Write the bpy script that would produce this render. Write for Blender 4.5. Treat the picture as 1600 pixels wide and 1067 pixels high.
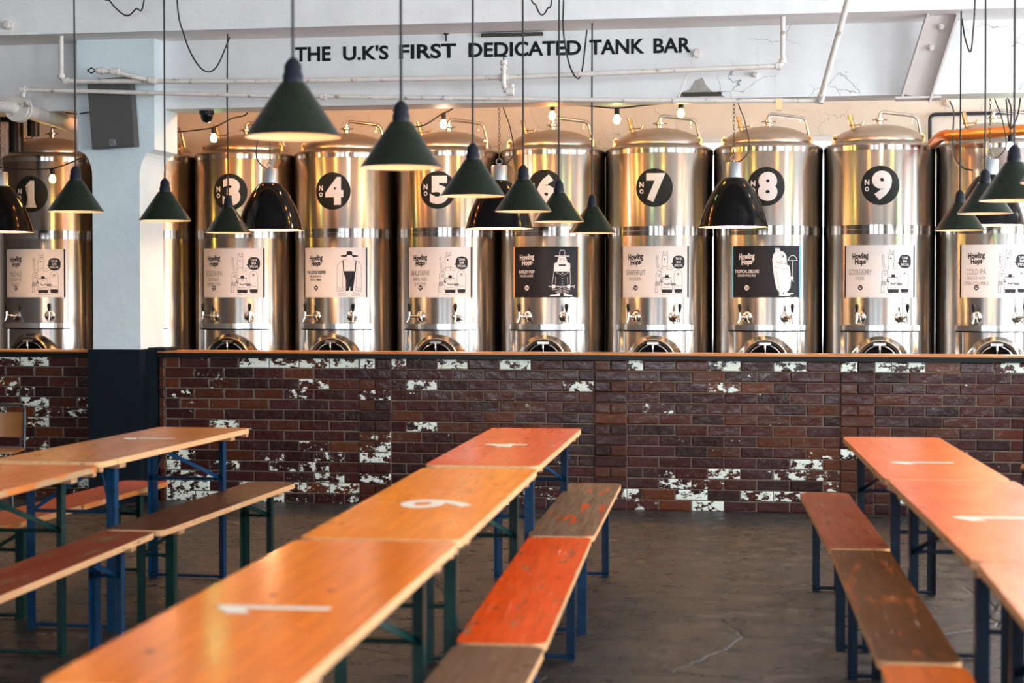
import bpy, bmesh, math, random
from mathutils import Vector, Matrix
for o in list(bpy.data.objects): bpy.data.objects.remove(o)
S = bpy.context.scene
COL = S.collection
R = math.radians
random.seed(7)

# ---------------------------------------------------------------- camera
F, CAMH, HY, PVX = 2850.0, 1.50, 462.0, 1314.0
YAW = math.atan((PVX-800)/F); PITCH = math.atan((533.5-HY)/F)
cam_d = bpy.data.cameras.new('camera'); cam = bpy.data.objects.new('camera', cam_d); COL.objects.link(cam)
cam_d.sensor_width = 36; cam_d.lens = F/1600*36; cam_d.clip_end = 200
cam.location = (0, 0, CAMH); cam.rotation_euler = (R(90)-PITCH, 0, YAW)
cam_d.dof.use_dof = True; cam_d.dof.focus_distance = 13.5; cam_d.dof.aperture_fstop = 3.0
S.camera = cam
_f = Vector((-math.sin(YAW)*math.cos(PITCH), math.cos(YAW)*math.cos(PITCH), -math.sin(PITCH)))
_r = Vector((math.cos(YAW), math.sin(YAW), 0)); _u = _r.cross(_f)
def at(px, py, Y):
    """world point on the vertical plane y=Y seen at a photo position (used to survey real positions)"""
    d = _f + _r*((px-800)/F) - _u*((py-533.5)/F)
    t = Y/d.y
    return Vector((d.x*t, Y, CAMH+d.z*t))

# ---------------------------------------------------------------- render look, world, lights
S.view_settings.view_transform = 'Standard'; S.view_settings.look = 'None'
S.view_settings.gamma = 1; S.view_settings.use_curve_mapping = False
S.view_settings.exposure = 0.68
S.cycles.use_denoising = True
S.cycles.max_bounces = 8; S.cycles.diffuse_bounces = 4; S.cycles.glossy_bounces = 5
S.cycles.sample_clamp_indirect = 6
W = bpy.data.worlds.new('World'); S.world = W; W.use_nodes = True
W.node_tree.nodes['Background'].inputs[0].default_value = (.72, .86, 1, 1)
W.node_tree.nodes['Background'].inputs[1].default_value = 2.2
def area(name, loc, rot, sx, sy, power, col):
    l = bpy.data.lights.new(name, 'AREA'); l.shape = 'RECTANGLE'; l.size = sx; l.size_y = sy
    l.energy = power; l.color = col
    o = bpy.data.objects.new(name, l); COL.objects.link(o); o.location = loc; o.rotation_euler = rot
    return o
RW = 4.6      # right wall x
WIN_R = [(0.6, 3.0), (4.2, 6.6), (7.8, 10.2), (11.2, 12.3), (13.2, 14.8)]
for a, b in WIN_R:   # daylight through the windows of the right wall
    area('daylight_side', (RW+.12, (a+b)/2, 2.35), (0, R(90), 0), 2.3, b-a-.1, 180*(b-a)/2.4, (.93, .97, 1))
WIN_F = [(-6.6, -4.2), (-3.2, -.8), (.4, 2.8)]
for a, b in WIN_F:   # daylight through the windows behind the camera
    area('daylight_front', ((a+b)/2, -5.12, 2.35), (R(90), 0, 0), b-a-.1, 2.3, 112, (.84, .93, 1))
WIN_B = [(-1.32, .15), (.75, 2.1)]   # windows in the wall behind the tanks
for a, b in WIN_B:
    area('daylight_back', ((a+b)/2, 15.55, 1.95), (R(-90), 0, 0), b-a-.1, 1.7, 30, (.85, .95, 1))

# ---------------------------------------------------------------- materials
def newmat(name):
    m = bpy.data.materials.new(name); m.use_nodes = True
    return m, m.node_tree, m.node_tree.nodes['Principled BSDF']
def N(nt, t, ins=None, **pr):
    n = nt.nodes.new(t)
    for k, v in pr.items(): setattr(n, k, v)
    for k, v in (ins or {}).items():
        if isinstance(v, bpy.types.NodeSocket): nt.links.new(v, n.inputs[k])
        else: n.inputs[k].default_value = v
    return n
def c4(c): return (c[0], c[1], c[2], 1)
def mixc(nt, f, a, b, mode='MIX'):
    n = nt.nodes.new('ShaderNodeMix'); n.data_type = 'RGBA'; n.blend_type = mode
    for i, v in ((0, f), (6, a), (7, b)):
        if isinstance(v, bpy.types.NodeSocket): nt.links.new(v, n.inputs[i])
        else: n.inputs[i].default_value = v if i == 0 else c4(v)
    return n.outputs[2]
def ramp(nt, v, a, b, lo=0.0, hi=1.0):
    return N(nt, 'ShaderNodeMapRange', {0: v, 1: a, 2: b, 3: lo, 4: hi}).outputs[0]
def math_(nt, op, a, b=0.0):
    return N(nt, 'ShaderNodeMath', {0: a, 1: b}, operation=op).outputs[0]
def coords(nt, scale=(1, 1, 1), loc=(0, 0, 0), kind='Object'):
    tc = N(nt, 'ShaderNodeTexCoord')
    return N(nt, 'ShaderNodeMapping', {0: tc.outputs[kind], 1: loc, 3: scale}).outputs[0]
def noise(nt, vec, sc, det=4, rough=.5):
    return N(nt, 'ShaderNodeTexNoise', {'Vector': vec, 'Scale': sc, 'Detail': det, 'Roughness': rough}).outputs[0]
def bump(nt, b, h, strength=.3, dist=.01):
    n = N(nt, 'ShaderNodeBump', {'Strength': strength, 'Distance': dist, 'Height': h})
    nt.links.new(n.outputs[0], b.inputs['Normal'])
def simple(name, col, rough=.5, metal=0.0, var=.15, sc=9.0, emis=None, es=0.0, bmp=.05, spec=.5):
    m, nt, b = newmat(name); b.inputs['Specular IOR Level'].default_value = spec
    v = coords(nt); n = noise(nt, v, sc, 5, .6)
    lo = [x*(1-var) for x in col]; hi = [min(1, x*(1+var)) for x in col]
    nt.links.new(mixc(nt, n, lo, hi), b.inputs['Base Color'])
    nt.links.new(ramp(nt, n, 0, 1, max(.02, rough-.07), min(1, rough+.07)), b.inputs['Roughness'])
    b.inputs['Metallic'].default_value = metal
    if emis: b.inputs['Emission Color'].default_value = c4(emis); b.inputs['Emission Strength'].default_value = es
    if bmp: bump(nt, b, n, bmp, .005)
    return m
M = {}
M['chrome'] = simple('chrome', (.78, .76, .74), .13, 1, .04, 20, bmp=0)
M['black_plastic'] = simple('black_plastic', (.008, .008, .009), .3, 0, .2, bmp=.02, spec=.18)
M['cable'] = simple('black_cable', (.01, .01, .012), .6, 0, .2, bmp=0)
M['black_tube'] = simple('black_tube', (.01, .014, .02), .3, 0, .2, bmp=0)
M['green_enamel'] = simple('green_enamel', (.011, .017, .010), .28, 0, .2, 14, bmp=.03, spec=.18)
M['lamp_cap'] = simple('lamp_cap', (.012, .013, .020), .4, 0, .2, bmp=0, spec=.18)
M['black_enamel'] = simple('black_enamel', (.004, .004, .005), .10, 0, .1, bmp=0, spec=.18)
M['shade_white'] = simple('shade_white', (.85, .78, .68), .5, 0, .05, bmp=0)
M['cast_zinc'] = simple('cast_zinc', (.32, .34, .36), .45, .7, .15)
M['navy'] = simple('navy_paint', (.004, .008, .013), .45, 0, .35, 6, bmp=.3, spec=.18)
M['speaker_mesh'] = simple('speaker_mesh', (.085, .08, .076), .8, 0, .12, 300, bmp=.5)
M['speaker_case'] = simple('speaker_case', (.07, .062, .058), .6, 0, .1, bmp=.02)
M['badge_black'] = simple('badge_black', (.012, .014, .014), .45, 0, .1, bmp=0, spec=.18)
M['print_white'] = simple('print_white', (.66, .63, .65), .5, 0, .03, bmp=0)
M['print_black'] = simple('print_black', (.012, .012, .018), .45, 0, .1, bmp=0, spec=.18)
M['print_grey'] = simple('print_grey', (.14, .13, .14), .5, 0, .1, bmp=0)
M['strip_orange'] = simple('strip_orange', (.85, .36, .03), .5, 0, .05, bmp=0)
M['strip_blue'] = simple('strip_blue', (.10, .45, .68), .5, 0, .05, bmp=0)
M['copper'] = simple('copper_paint', (.75, .22, .05), .3, .75, .25, 10)
M['brass'] = simple('brass', (.62, .42, .22), .22, 1, .15, 30, bmp=0)
M['bare_plaster'] = simple('bare_plaster', (.36, .33, .30), .85, 0, .5, 25, bmp=.8)
M['ink_sign'] = simple('sign_black', (.008, .01, .012), .55, 0, .2, 60, bmp=0, spec=.18)
M['number_paint'] = simple('number_paint', (.82, .74, .62), .45, 0, .1, 40, bmp=0)
M['bare_batten'] = simple('bare_batten', (.42, .22, .11), .6, 0, .3, 30)
M['seat_wood'] = simple('seat_wood', (.27, .10, .025), .3, 0, .25, 12)
M['rod_dark'] = simple('dark_rod', (.03, .03, .03), .5, .5, .3)
M['hole_dark'] = simple('rotten_lintel', (.05, .045, .03), .8, 0, .5, 30, bmp=.6)
M['brace_paint'] = simple('brace_paint', (.62, .56, .53), .5, 0, .12, 7, bmp=.2)

def m_pipe():
    m, nt, b = newmat('painted_pipe'); v = coords(nt)
    n = noise(nt, v, 14, 6, .65)
    g = N(nt, 'ShaderNodeNewGeometry'); sx = N(nt, 'ShaderNodeSeparateXYZ', {0: g.outputs['Normal']})
    rust = math_(nt, 'MULTIPLY', ramp(nt, n, .60, .66), .7)
    c = mixc(nt, ramp(nt, n, .3, .8), (.80, .74, .68), (.62, .56, .5))
    c = mixc(nt, rust, c, (.16, .09, .06))
    nt.links.new(c, b.inputs['Base Color']); b.inputs['Roughness'].default_value = .5
    bump(nt, b, n, .3, .004); return m
M['pipe'] = m_pipe()

def m_steel(name, col, rough, aniso=.85, smudge=.04):
    m, nt, b = newmat(name)
    v = coords(nt, (1.5, 1.5, 90)); n = noise(nt, v, 3, 3, .6)
    n2 = noise(nt, coords(nt), 3.5, 5, .6)
    c = mixc(nt, n, [x*(1-smudge) for x in col], [min(1, x*(1+smudge)) for x in col])
    c = mixc(nt, ramp(nt, n2, .45, .75, 0, .25), c, [x*.8 for x in col])
    nt.links.new(c, b.inputs['Base Color']); b.inputs['Metallic'].default_value = 1
    r = math_(nt, 'ADD', ramp(nt, n2, .25, .75, rough-.015, rough+.02), ramp(nt, n, .3, .7, -.008, .008))
    nt.links.new(r, b.inputs['Roughness'])
    if aniso:
        b.inputs['Anisotropic'].default_value = aniso
        b.inputs['Anisotropic Rotation'].default_value = 0.25
        t = N(nt, 'ShaderNodeTangent', direction_type='RADIAL', axis='Z')
        nt.links.new(t.outputs[0], b.inputs['Tangent'])
    return m
M['steel'] = m_steel('brushed_steel', (.37, .35, .33), .25)
M['steel_band'] = m_steel('polished_band', (.42, .38, .35), .16)
M['steel_lid'] = m_steel('lid_steel', (.50, .42, .36), .30, 0)
M['steel_smooth'] = m_steel('smooth_steel', (.66, .63, .60), .16, 0)
M['steel_dark'] = m_steel('dark_steel', (.05, .05, .055), .3, 0)

def m_plaster(name, col, crack=0.0, dirt=.3, crack_x0=None, tint=(.35, .3, .27), sc=1.0):
    m, nt, b = newmat(name); v = coords(nt)
    n = noise(nt, v, 2.2*sc, 6, .6); n2 = noise(nt, v, 14, 6, .7)
    c = mixc(nt, ramp(nt, n, .35, .75), col, [x*.86 for x in col])
    c = mixc(nt, ramp(nt, n2, .66, .74, 0, dirt), c, tint)
    h = n2
    if crack:
        wv = N(nt, 'ShaderNodeMix', {0: .18}, data_type='VECTOR')
        nv = N(nt, 'ShaderNodeTexNoise', {'Vector': v, 'Scale': 5.0, 'Detail': 4.0})
        nt.links.new(v, wv.inputs[4]); nt.links.new(nv.outputs['Color'], wv.inputs[5])
        vo = N(nt, 'ShaderNodeTexVoronoi', {'Vector': wv.outputs[1], 'Scale': 3.8}, feature='DISTANCE_TO_EDGE')
        line = ramp(nt, vo.outputs[0], .001, .009, 1, 0)
        gate = ramp(nt, noise(nt, v, 1.3, 2), .47, .55)
        line = math_(nt, 'MULTIPLY', line, gate)
        if crack_x0 is not None:
            sx = N(nt, 'ShaderNodeSeparateXYZ', {0: v})
            line = math_(nt, 'MULTIPLY', line, ramp(nt, sx.outputs[0], crack_x0, crack_x0+.5))
        c = mixc(nt, math_(nt, 'MULTIPLY', line, crack), c, (.12, .1, .09))
        h = math_(nt, 'SUBTRACT', math_(nt, 'MULTIPLY', n2, .5), line)
    nt.links.new(c, b.inputs['Base Color']); b.inputs['Roughness'].default_value = .55
    bump(nt, b, h, .35, .012); return m
M['beam_white'] = m_plaster('beam_white', (.80, .80, .80), .8, .25, -1.35)
M['front_beam'] = m_plaster('front_beam', (.86, .85, .84), 0, .25)
M['pillar_white'] = m_plaster('pillar_white', (.72, .82, .85), 0, .1)
M['cream'] = m_plaster('cream_plaster', (.80, .72, .63), .4, .3)
M['room_white'] = m_plaster('room_white', (.82, .81, .79), 0, .2)
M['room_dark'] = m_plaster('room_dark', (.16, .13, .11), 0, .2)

def m_floor():
    m, nt, b = newmat('worn_concrete'); v = coords(nt)
    n = noise(nt, v, .9, 8, .62); n2 = noise(nt, v, 6, 8, .7); n3 = noise(nt, coords(nt, (1, 2.2, 1)), 2.2, 6, .6)
    c = mixc(nt, ramp(nt, n, .3, .7), (.006, .006, .006), (.042, .032, .027))
    c = mixc(nt, ramp(nt, n3, .56, .66, 0, .55), c, (.008, .008, .009))
    c = mixc(nt, ramp(nt, n2, .52, .68, 0, .75), c, (.11, .085, .07))
    st = noise(nt, coords(nt, (1.2, 5, 1)), 4, 8, .7); c = mixc(nt, ramp(nt, st, .6, .66, 0, .8), c, (.006, .006, .006)); c = mixc(nt, ramp(nt, st, .36, .30, 0, .7), c, (.13, .085, .05))
    vo = N(nt, 'ShaderNodeTexVoronoi', {'Vector': mixv(nt, v), 'Scale': 1.1}, feature='DISTANCE_TO_EDGE')
    line = math_(nt, 'MULTIPLY', ramp(nt, vo.outputs[0], .002, .010, 1, 0), ramp(nt, n, .45, .52))
    c = mixc(nt, math_(nt, 'MULTIPLY', line, .8), c, (.004, .009, .009))
    nt.links.new(c, b.inputs['Base Color'])
    nt.links.new(ramp(nt, n2, .35, .65, .18, .55), b.inputs['Roughness'])
    b.inputs['Specular IOR Level'].default_value = .45
    bump(nt, b, math_(nt, 'SUBTRACT', math_(nt, 'ADD', math_(nt, 'ADD', n2, st), math_(nt, 'MULTIPLY', n3, .6)), line), .7, .03); return m
def mixv(nt, v, f=.12, sc=3.0):
    wv = N(nt, 'ShaderNodeMix', {0: f}, data_type='VECTOR')
    nv = N(nt, 'ShaderNodeTexNoise', {'Vector': v, 'Scale': sc, 'Detail': 5.0})
    nt.links.new(v, wv.inputs[4]); nt.links.new(nv.outputs['Color'], wv.inputs[5]); return wv.outputs[1]
M['floor'] = m_floor()

def m_brick():
    m, nt, b = newmat('glazed_brick'); v = coords(nt)
    at_ = N(nt, 'ShaderNodeAttribute', attribute_name='tone'); base = at_.outputs['Color']
    pa = N(nt, 'ShaderNodeAttribute', attribute_name='paint')
    n = noise(nt, v, 30, 5, .6); big = noise(nt, coords(nt, (1, 1, 1.4)), 14, 8, .66)
    c = mixc(nt, ramp(nt, n, .3, .7), base, mixc(nt, .5, base, (.02, .006, .004)))
    th = math_(nt, 'SUBTRACT', 1.0, pa.outputs['Fac'])
    mask = ramp(nt, math_(nt, 'SUBTRACT', big, th), 0, .02)
    pc = mixc(nt, ramp(nt, n, .35, .65), (.70, .80, .74), (.78, .76, .62))
    chips = ramp(nt, noise(nt, v, 55, 3, .7), .64, .68)
    fm = math_(nt, 'MAXIMUM', mask, math_(nt, 'MULTIPLY', chips, ramp(nt, pa.outputs['Fac'], .3, .5)))
    nt.links.new(mixc(nt, fm, c, pc), b.inputs['Base Color'])
    nt.links.new(math_(nt, 'MAXIMUM', math_(nt, 'MULTIPLY', fm, .5), ramp(nt, n, .3, .7, .14, .32)), b.inputs['Roughness'])
    h = math_(nt, 'ADD', math_(nt, 'MULTIPLY', noise(nt, v, 12, 3), 1.0), math_(nt, 'MULTIPLY', fm, .12))
    b.inputs['Specular IOR Level'].default_value = .4
    bump(nt, b, h, .35, .012); return m
M['brick'] = m_brick()
M['mortar'] = simple('mortar', (.12, .095, .07), .85, 0, .5, 30, bmp=.4)
M['bar_wood'] = simple('bar_wood', (.50, .19, .04), .35, 0, .35, 7)

def m_wood(name, col, worn, wear=.3, seed=0.0, rough=.27, dark=.68, spec=.035):
    """painted, varnished plank: grain along local Y, worn patches, knots, scratches"""
    m, nt, b = newmat(name)
    v = coords(nt, (1, 1, 1), (seed, seed*1.7, 0))
    g = noise(nt, coords(nt, (30, 1.6, 30), (seed, seed, 0)), 1.5, 6, .62)
    n = noise(nt, coords(nt, (2.2, .8, 2), (seed, seed, 0)), 1.6, 5, .6)
    c = mixc(nt, ramp(nt, g, .35, .7), col, [x*dark for x in col])
    c = mixc(nt, ramp(nt, n, .35, .7, 0, .45), c, [col[0]*.75, col[1]*.55, col[2]*.6])
    wn = noise(nt, coords(nt, (10, 1.4, 10), (seed*2, seed, 0)), 1.7, 8, .7)
    wm = ramp(nt, wn, .72-wear*.42, .76-wear*.42)
    c = mixc(nt, wm, c, mixc(nt, g, worn, [x*.45 for x in worn]))
    vo = N(nt, 'ShaderNodeTexVoronoi', {'Vector': coords(nt, (1, .8, 1), (seed, 0, 0)), 'Scale': 4.6, 'Randomness': 1.0}, voronoi_dimensions='2D')
    kn = ramp(nt, math_(nt, 'ADD', vo.outputs['Distance'], math_(nt, 'MULTIPLY', noise(nt, v, 25, 3), .10)), .085, .125, .75, 0)
    kn = math_(nt, 'MULTIPLY', kn, ramp(nt, noise(nt, coords(nt, (1, 1, 1), (seed*3, 0, 0)), 3.5, 2), .47, .55))
    c = mixc(nt, kn, c, (.05, .018, .008))
    sc = noise(nt, N(nt, 'ShaderNodeMapping', {0: v, 2: (0, 0, R(28)), 3: (38, 2.0, 1)}).outputs[0], 1.3, 6, .75)
    c = mixc(nt, ramp(nt, sc, .62, .70, 0, .5), c, (.75, .62, .5))
    nt.links.new(c, b.inputs['Base Color'])
    nt.links.new(math_(nt, 'ADD', ramp(nt, n, .3, .7, rough-.04, rough+.08), math_(nt, 'MULTIPLY', wm, .18)), b.inputs['Roughness'])
    b.inputs['Specular IOR Level'].default_value = spec
    bump(nt, b, math_(nt, 'SUBTRACT', math_(nt, 'MULTIPLY', g, .6), wm), .12, .004); return m
M['edge'] = m_wood('worn_edge', (.78, .45, .22), (.50, .30, .16), .3, 3, .5, .75)
M['edge_o'] = m_wood('orange_edge', (.62, .20, .05), (.55, .34, .18), .5, 4, .45, .6)

def m_legs(name, col):
    m, nt, b = newmat(name); v = coords(nt)
    n = noise(nt, v, 18, 6, .65)
    c = mixc(nt, ramp(nt, n, .35, .7), col, [x*.55 for x in col])
    c = mixc(nt, ramp(nt, n, .68, .73, 0, .7), c, (.05, .03, .02))
    nt.links.new(c, b.inputs['Base Color']); b.inputs['Roughness'].default_value = .35; b.inputs['Specular IOR Level'].default_value = .3
    bump(nt, b, n, .15, .004); return m
M['leg_blue'] = m_legs('blue_leg_paint', (.002, .040, .105))
M['leg_green'] = m_legs('green_leg_paint', (.002, .032, .027))
M['leg_backlit'] = m_legs('backlit_leg_paint', (.003, .012, .028))  # darker copy for the right row, its backlit shade put into the colour

def m_bulb(name, col, st):
    m, nt, b = newmat(name)
    b.inputs['Base Color'].default_value = c4(col); b.inputs['Emission Color'].default_value = c4(col)
    n = noise(nt, coords(nt), 30, 2)
    nt.links.new(ramp(nt, n, 0, 1, st*.9, st*1.1), b.inputs['Emission Strength']); return m
BC = {'white': (1, .70, .46), 'orange': (1, .30, .05), 'yellow': (1, .58, .08), 'green': (.55, 1, .35), 'warm': (1, .55, .24)}
for k, c in BC.items(): M['bulb_'+k] = m_bulb('bulb_'+k, c, 14)
M['bulb_warm'] = m_bulb('bulb_warm_bright', BC['warm'], 70)
M['bulb_dim'] = m_bulb('bulb_dim', (1, .5, .2), 2.5)

# ---------------------------------------------------------------- mesh helpers
class B:
    def __init__(s): s.bm = bmesh.new(); s.mi = 0
    def _mark(s, n0):
        s.bm.faces.ensure_lookup_table()
        for f in s.bm.faces[n0:]: f.material_index = s.mi
    def box(s, x0, x1, y0, y1, z0, z1, mi=None):
        if mi is not None: s.mi = mi
        n0 = len(s.bm.faces)
        vs = [s.bm.verts.new(p) for p in ((x0,y0,z0),(x1,y0,z0),(x1,y1,z0),(x0,y1,z0),(x0,y0,z1),(x1,y0,z1),(x1,y1,z1),(x0,y1,z1))]
        for q in ((0,3,2,1),(4,5,6,7),(0,1,5,4),(1,2,6,5),(2,3,7,6),(3,0,4,7)): s.bm.faces.new([vs[i] for i in q])
        s._mark(n0); return s
    def tube(s, pts, r, seg=10, mi=None, cap=True):
        if mi is not None: s.mi = mi
        n0 = len(s.bm.faces); pts = [Vector(p) for p in pts]; rings = []
        rr = r if isinstance(r, (list, tuple)) else [r]*len(pts)
        prev = None
        for i, p in enumerate(pts):
            d = (pts[min(i+1, len(pts)-1)]-pts[max(i-1, 0)]).normalized()
            if prev is None:
                a = d.cross(Vector((0, 0, 1)))
                if a.length < 1e-3: a = d.cross(Vector((1, 0, 0)))
            else: a = prev - d*prev.dot(d)
            a.normalize(); prev = a; b = d.cross(a)
            rings.append([s.bm.verts.new(p+(a*math.cos(t)+b*math.sin(t))*rr[i]) for t in [2*math.pi*k/seg for k in range(seg)]])
        for i in range(len(rings)-1):
            for k in range(seg):
                s.bm.faces.new((rings[i][k], rings[i][(k+1)%seg], rings[i+1][(k+1)%seg], rings[i+1][k]))
        if cap: s.bm.faces.new(rings[0][::-1]); s.bm.faces.new(rings[-1])
        s._mark(n0); return s
    def lathe(s, prof, seg=32, mat=None, mi=None, close=False):
        """prof: (radius, height) pairs about local Z; mat: matrix for placing it"""
        if mi is not None: s.mi = mi
        n0 = len(s.bm.faces); mat = mat or Matrix()
        rings = []
        for r, z in prof:
            if r < 1e-5: rings.append([s.bm.verts.new(mat @ Vector((0, 0, z)))])
            else: rings.append([s.bm.verts.new(mat @ Vector((r*math.cos(2*math.pi*k/seg), r*math.sin(2*math.pi*k/seg), z))) for k in range(seg)])
        idx = list(range(len(rings)-1))
        for i in idx:
            a, b = rings[i], rings[i+1]
            for k in range(seg):
                k2 = (k+1) % seg
                if len(a) == 1 and len(b) == 1: continue
                if len(a) == 1: s.bm.faces.new((a[0], b[k2], b[k]))
                elif len(b) == 1: s.bm.faces.new((a[k], a[k2], b[0]))
                else: s.bm.faces.new((a[k], a[k2], b[k2], b[k]))
        if close:
            a, b = rings[-1], rings[0]
            for k in range(seg): s.bm.faces.new((a[k], a[(k+1)%seg], b[(k+1)%seg], b[k]))
        s._mark(n0); return s
    def poly(s, pts, z0, z1, mi=None, mi_side=None):
        if mi is not None: s.mi = mi
        n0 = len(s.bm.faces); k = len(pts)
        lo = [s.bm.verts.new((p[0], p[1], z0)) for p in pts]; hi = [s.bm.verts.new((p[0], p[1], z1)) for p in pts]
        s.bm.faces.new(hi); s.bm.faces.new(lo[::-1]); s._mark(n0)
        n1 = len(s.bm.faces); om = s.mi
        if mi_side is not None: s.mi = mi_side
        for i in range(k): s.bm.faces.new((lo[i], lo[(i+1)%k], hi[(i+1)%k], hi[i]))
        s._mark(n1); s.mi = om; return s
    def mesh(s, name, mats, smooth=False, bevel=0, ang=35):
        if bevel:
            es = [e for e in s.bm.edges if len(e.link_faces) == 2 and e.calc_face_angle(0) > R(ang)]
            bmesh.ops.bevel(s.bm, geom=es, offset=bevel, segments=2, affect='EDGES', profile=.5, clamp_overlap=True)
        bmesh.ops.recalc_face_normals(s.bm, faces=s.bm.faces)
        me = bpy.data.meshes.new(name); 
        for f in s.bm.faces: f.smooth = smooth
        if smooth:
            for e in s.bm.edges:
                if len(e.link_faces) == 2 and e.calc_face_angle(0) > R(38): e.smooth = False
        s.bm.to_mesh(me); s.bm.free()
        for m in (mats if isinstance(mats, (list, tuple)) else [mats]): me.materials.append(M[m] if isinstance(m, str) else m)
        return me
def link(name, me, parent=None, loc=(0, 0, 0), rot=(0, 0, 0)):
    o = bpy.data.objects.new(name, me); COL.objects.link(o); o.location = loc; o.rotation_euler = rot
    if parent: o.parent = parent
    return o
def thing(name, label, cat, loc=(0, 0, 0), rz=0.0, group=None):
    o = link(name, None, None, loc, (0, 0, rz)); return tag(o, label, cat, group)
def tag(o, label, cat, group=None):
    o['label'] = label; o['category'] = cat
    if group: o['group'] = group
    return o
def struct(name, me, label, cat='structure'):
    o = link(name, me); o['kind'] = 'structure'; o['label'] = label; o['category'] = cat; return o
def catmull(pts, n=8):
    P = [Vector(p) for p in pts]; P = [P[0]*2-P[1]]+P+[P[-1]*2-P[-2]]; out = []
    for i in range(1, len(P)-2):
        for k in range(n):
            t = k/n; a, b, c, d = P[i-1:i+3]
            out.append(.5*((2*b)+(c-a)*t+(2*a-5*b+4*c-d)*t*t+(3*b-a-3*c+d)*t**3))
    out.append(P[-2]); return out
def roundcorner(pts, r, n=5):
    P = [Vector(p) for p in pts]; out = [P[0]]
    for i in range(1, len(P)-1):
        a = (P[i-1]-P[i]).normalized(); b = (P[i+1]-P[i]).normalized()
        p0, p1 = P[i]+a*r, P[i]+b*r
        for k in range(n+1):
            t = k/n; out.append(p0*(1-t)**2+P[i]*2*t*(1-t)+p1*t*t)
    out.append(P[-1]); return out
_tc = {}
def text2d(body, bold=0.0, shear=0.0):
    """flat lettering outline as (points, faces), unit cap height roughly .7"""
    key = (body, bold, shear)
    if key not in _tc:
        cu = bpy.data.curves.new('t', 'FONT'); cu.body = body; cu.offset = bold; cu.shear = shear; cu.resolution_u = 4
        ob = bpy.data.objects.new('t', cu); COL.objects.link(ob)
        dg = bpy.context.evaluated_depsgraph_get(); me = ob.evaluated_get(dg).to_mesh()
        _tc[key] = ([(v.co.x, v.co.y) for v in me.vertices], [tuple(p.vertices) for p in me.polygons])
        ob.evaluated_get(dg).to_mesh_clear(); bpy.data.objects.remove(ob); bpy.data.curves.remove(cu)
    return _tc[key]
def fit(body, x0, x1, y0, y1, bold=0.0, shear=0.0, rot=0.0):
    P, Fc = text2d(body, bold, shear)
    ax, bx = min(p[0] for p in P), max(p[0] for p in P); ay, by = min(p[1] for p in P), max(p[1] for p in P)
    Q = [(x0+(p[0]-ax)/(bx-ax)*(x1-x0), y0+(p[1]-ay)/(by-ay)*(y1-y0)) for p in P]
    if rot:
        cx, cy = (x0+x1)/2, (y0+y1)/2; c, s_ = math.cos(rot), math.sin(rot)
        Q = [(cx+(x-cx)*c-(y-cy)*s_, cy+(x-cx)*s_+(y-cy)*c) for x, y in Q]
    return Q, Fc

# ---------------------------------------------------------------- room shell
WY = 12.727      # plane of the brick bar front and of the lettered beam
LX, BY, FY, CZ = -9.0, 15.4, -5.0, 4.5
b = B(); b.box(LX, RW, FY, BY, -.12, 0); struct('floor', b.mesh('floor', 'floor'), 'dark worn cracked concrete floor')
b = B(); b.box(LX-.2, RW+.2, FY-.2, BY+.2, CZ, CZ+.15); struct('ceiling', b.mesh('ceiling', 'room_white'), 'white painted ceiling')
def holed(b, a0, a1, z0, z1, holes, hz0, hz1, mk):
    c = a0
    for h0, h1 in holes:
        mk(c, h0, z0, z1); mk(h0, h1, z0, hz0); mk(h0, h1, hz1, z1); c = h1
    mk(c, a1, z0, z1)
b = B(); holed(b, LX, RW, 0, CZ, WIN_B, 1.1, 2.83, lambda p, q, u, v: b.box(p, q, BY, BY+.15, u, v))
struct('wall_back', b.mesh('wall_back', 'cream'), 'cream plastered wall behind the tanks')
b = B(); holed(b, FY, BY, 0, CZ, WIN_R, 1.1, 3.6, lambda p, q, u, v: b.box(RW, RW+.25, p, q, u, v))
struct('wall_right', b.mesh('wall_right', 'room_white'), 'white wall with tall windows on the right side')
b = B(); holed(b, LX, RW, 0, CZ, WIN_F, 1.1, 3.6, lambda p, q, u, v: b.box(p, q, FY-.25, FY, u, v))
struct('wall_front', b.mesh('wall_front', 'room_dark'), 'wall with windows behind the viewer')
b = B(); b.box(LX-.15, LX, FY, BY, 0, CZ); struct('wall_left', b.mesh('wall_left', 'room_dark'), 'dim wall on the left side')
k = 0
for (a, c), side in [(w, 'R') for w in WIN_R]+[(w, 'F') for w in WIN_F]+[(w, 'B') for w in WIN_B]:
    k += 1; b = B(); z0, z1 = (1.1, 2.83) if side == 'B' else (1.1, 3.6); t = .025
    def bar(p, q, u, v, d=0.0):
        if side == 'R': b.box(RW+.02+d, RW+.07-d, p, q, u, v)
        elif side == 'F': b.box(p, q, FY-.07+d, FY-.02-d, u, v)
        else: b.box(p, q, BY+.02+d, BY+.07-d, u, v)
    n = 3
    for i in range(n+1): x = a+t+(c-a-2*t)*i/n; bar(x-t, x+t, z0, z1)
    for i in range(4): z = z0+t+(z1-z0-2*t)*i/3; bar(a+.004, c-.004, z-t+.003, z+t-.003, .006)
    struct('window_%d' % k, b.mesh('window', 'room_white'), 'white framed window with small panes')

# the two beams
b = B(); b.box(LX, RW, WY, WY+.33, 2.866, 3.36)
struct('trim_1', b.mesh('lettered_beam', 'beam_white'), 'cracked white concrete beam carrying the painted lettering')
b = B(); b.box(LX, RW, WY-.50, WY+.33, 3.36, CZ)
struct('trim_2', b.mesh('upper_beam', 'front_beam', bevel=.012), 'large white beam along the top of the picture')

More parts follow.
